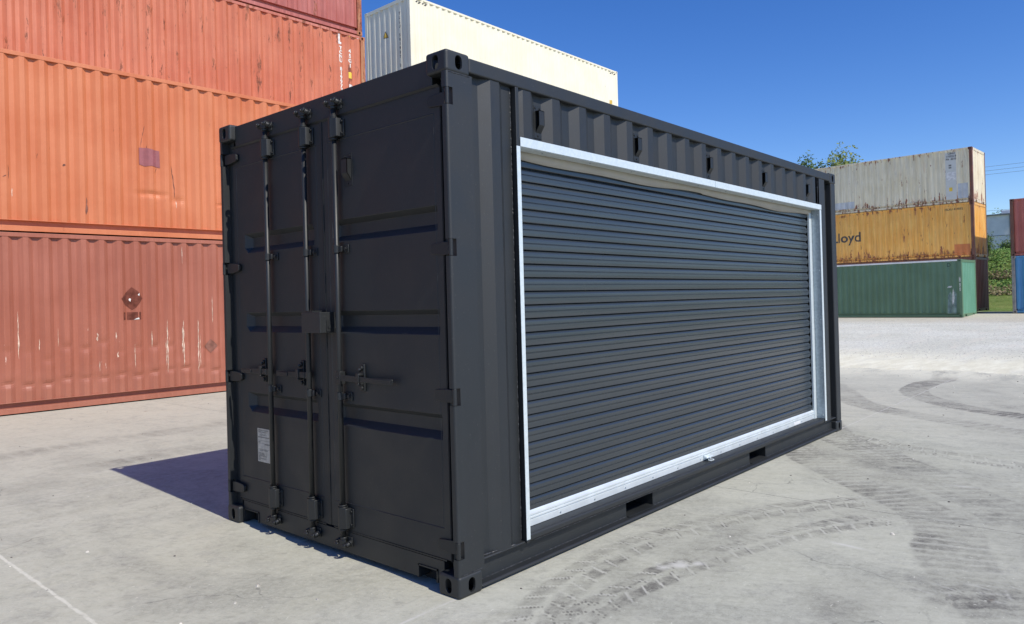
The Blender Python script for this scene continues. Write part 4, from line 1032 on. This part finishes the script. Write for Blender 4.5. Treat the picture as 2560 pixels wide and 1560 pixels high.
def tree(name, label, base, height, rad, n, mat, seed, group=None, lean=0., leafsize=.16, wispy=False):
    r_ = random.Random(seed); root = empty(name, base, 0, label=label, cat='tree', group=group)
    tk = MB(); top = Vector((lean, 0, height * (.62 if height < 6 else .82))); prev = Vector((0, 0, 0)); rad0 = .22
    for i in range(1, 6):
        q = top * (i / 5) + Vector((r_.uniform(-.1, .1), r_.uniform(-.1, .1), 0)); tk.cyl(prev, q, rad0 * (1 - .15 * (i - 1)), 10, rad0 * (1 - .15 * i)); prev = q
    tips = []
    for i in range(26):
        s = top * r_.uniform(.5, 1.); a = r_.uniform(0, 6.28); el = r_.uniform(.2, 1.2)
        e = s + Vector((math.cos(a) * math.cos(el), math.sin(a) * math.cos(el), math.sin(el))) * rad * r_.uniform(.55, 1.15)
        e.z = min(e.z, height * r_.uniform(.85, 1.0)); tk.cyl(s, e, .035, 5, .012); tips.append((s, e))
    tk.build('trunk', M_bark, root, smooth=True)
    cr = MB()
    for s, e in tips:
        for k in range(n):
            c = s.lerp(e, r_.uniform(.35, 1.12)) + Vector([r_.gauss(0, rad * .10) for _ in range(3)])
            leaves(cr, c, 9, leafsize, (.22, .22, .28) if not wispy else (.10, .10, .35), r_)
    cr.build('crown', mat, root); return root
G_T = 'trees rising behind the right-hand stack'
tree('leafy_tree', 'dark green tree top above the roof edge, left of the two trees', (56, 17.9, 4.1), 8.2, 1.4, 9, M_leafd, 3, G_T, leafsize=.26)
tree('leafy_tree', 'wispy yellow green tree top above the dirty white container, right of the two trees', (58, 15.9, 4.1), 8.75, 2.4, 9, M_leafy, 8, G_T, leafsize=.26, wispy=True)
tree('leafy_tree', 'small dark tree beside the white building wall, at the edge of the ochre container', (55.5, 6.35, 3.4), 2.1, .26, 6, M_leafd, 12, leafsize=.13)
tree('leafy_tree', 'dark tree top showing over the flat roof of the white building', (78, 8.2, 4.2), 4.9, 1.1, 10, M_leafd, 14, leafsize=.2)
tree('leafy_tree', 'dark shrub at the foot of the white building wall', (61.5, 5.9, 4.0), .45, .30, 4, M_leafd, 15, leafsize=.18)
# weeds on the bank
wm = MB(); r_ = random.Random(4)
for i in range(1500):
    x = r_.uniform(52, 60); y = r_.uniform(2, 10); z = float(H(x, y)) - .03
    leaves(wm, (x, y, z + r_.uniform(.02, .16)), 9, .15, (.13, .13, .09), r_)
tag(wm.build('weeds', M_weed), kind='stuff')
dw = MB()
for i in range(420):
    x = r_.choice((r_.uniform(51.6, 53.0), r_.uniform(54.2, 55.0))); y = r_.uniform(2, 9); z = float(H(x, y)) - .03
    leaves(dw, (x, y, z + r_.uniform(.08, .22)), 9, .16, (.16, .16, .07), r_)
tag(dw.build('dry_weeds', leaf_mat('dry_weed_stalks', (.20, .16, .08), (.28, .23, .12))), kind='stuff')
gm = MB()
for i in range(5000):
    x = r_.uniform(41.6, 52); y = r_.uniform(2.5, 7.5); z = float(H(x, y)) - .03; hh_ = r_.uniform(.04, .10); a = r_.uniform(0, 6.28)
    for k in range(3):
        dx, dy = r_.gauss(0, .05), r_.gauss(0, .05); w_ = .012
        gm.add([(x + dx - w_, y + dy, z), (x + dx + w_, y + dy, z), (x + dx * 1.7 + math.cos(a) * .03, y + dy * 1.7, z + hh_)], [(0, 1, 2)])
tag(gm.build('grass', M_weed), kind='stuff')
# white building
M_wall = plain('white_block_wall', (.74, .74, .74), .8, var=.06, sc=2); M_trim = plain('grey_roof_edge', (.20, .21, .22), .6)
bd = empty('warehouse', (66, 6.5, 4.1), 0, label='white block warehouse with a flat roof and a downpipe, seen between the container stacks', cat='building')
MB().box(0, -.95, -.3, 14, 16, 3.12).build('wall', M_wall, bd)
MB().box(-.12, -1.05, 3.12, 14.1, 16.1, 3.23).build('roof_edge', M_trim, bd, .01)
MB().box(-.02, -.94, 1.52, -.001, 15.9, 1.56).build('wall_seam', M_trim, bd)
MB().cyl((-.08, -.20, -.2), (-.08, -.20, 3.12), .055, 10).build('downpipe', M_trim, bd)
MB().box(3.0, -.6, 3.23, 4.6, .8, 3.75).box(3.3, 1.2, 3.23, 4.0, 1.9, 3.45).build('roof_unit', plain('white_roof_unit', (.7, .7, .7), .5), bd, .02)
# wires
M_wire = plain('dark_cable', (.16, .17, .19), .6)
for i, (z, l) in enumerate(((10.27, 'highest of the three close wires right of the dirty white container'), (9.98, 'middle of the three close wires right of the dirty white container'), (9.71, 'lowest of the three close wires right of the dirty white container'), (7.10, 'single low wire above the roof of the white warehouse'))):
    mb = MB(); pts = [Vector((60, 40 - 80 * k / 24, z - .25 * math.sin(math.pi * k / 24) + .25 * math.sin(math.pi * 17.5 / 40))) for k in range(25)]
    for a, b in zip(pts, pts[1:]): mb.cyl(a, b, .009, 6)
    tag(mb.build('power_line', M_wire), l, 'wire', 'power lines')
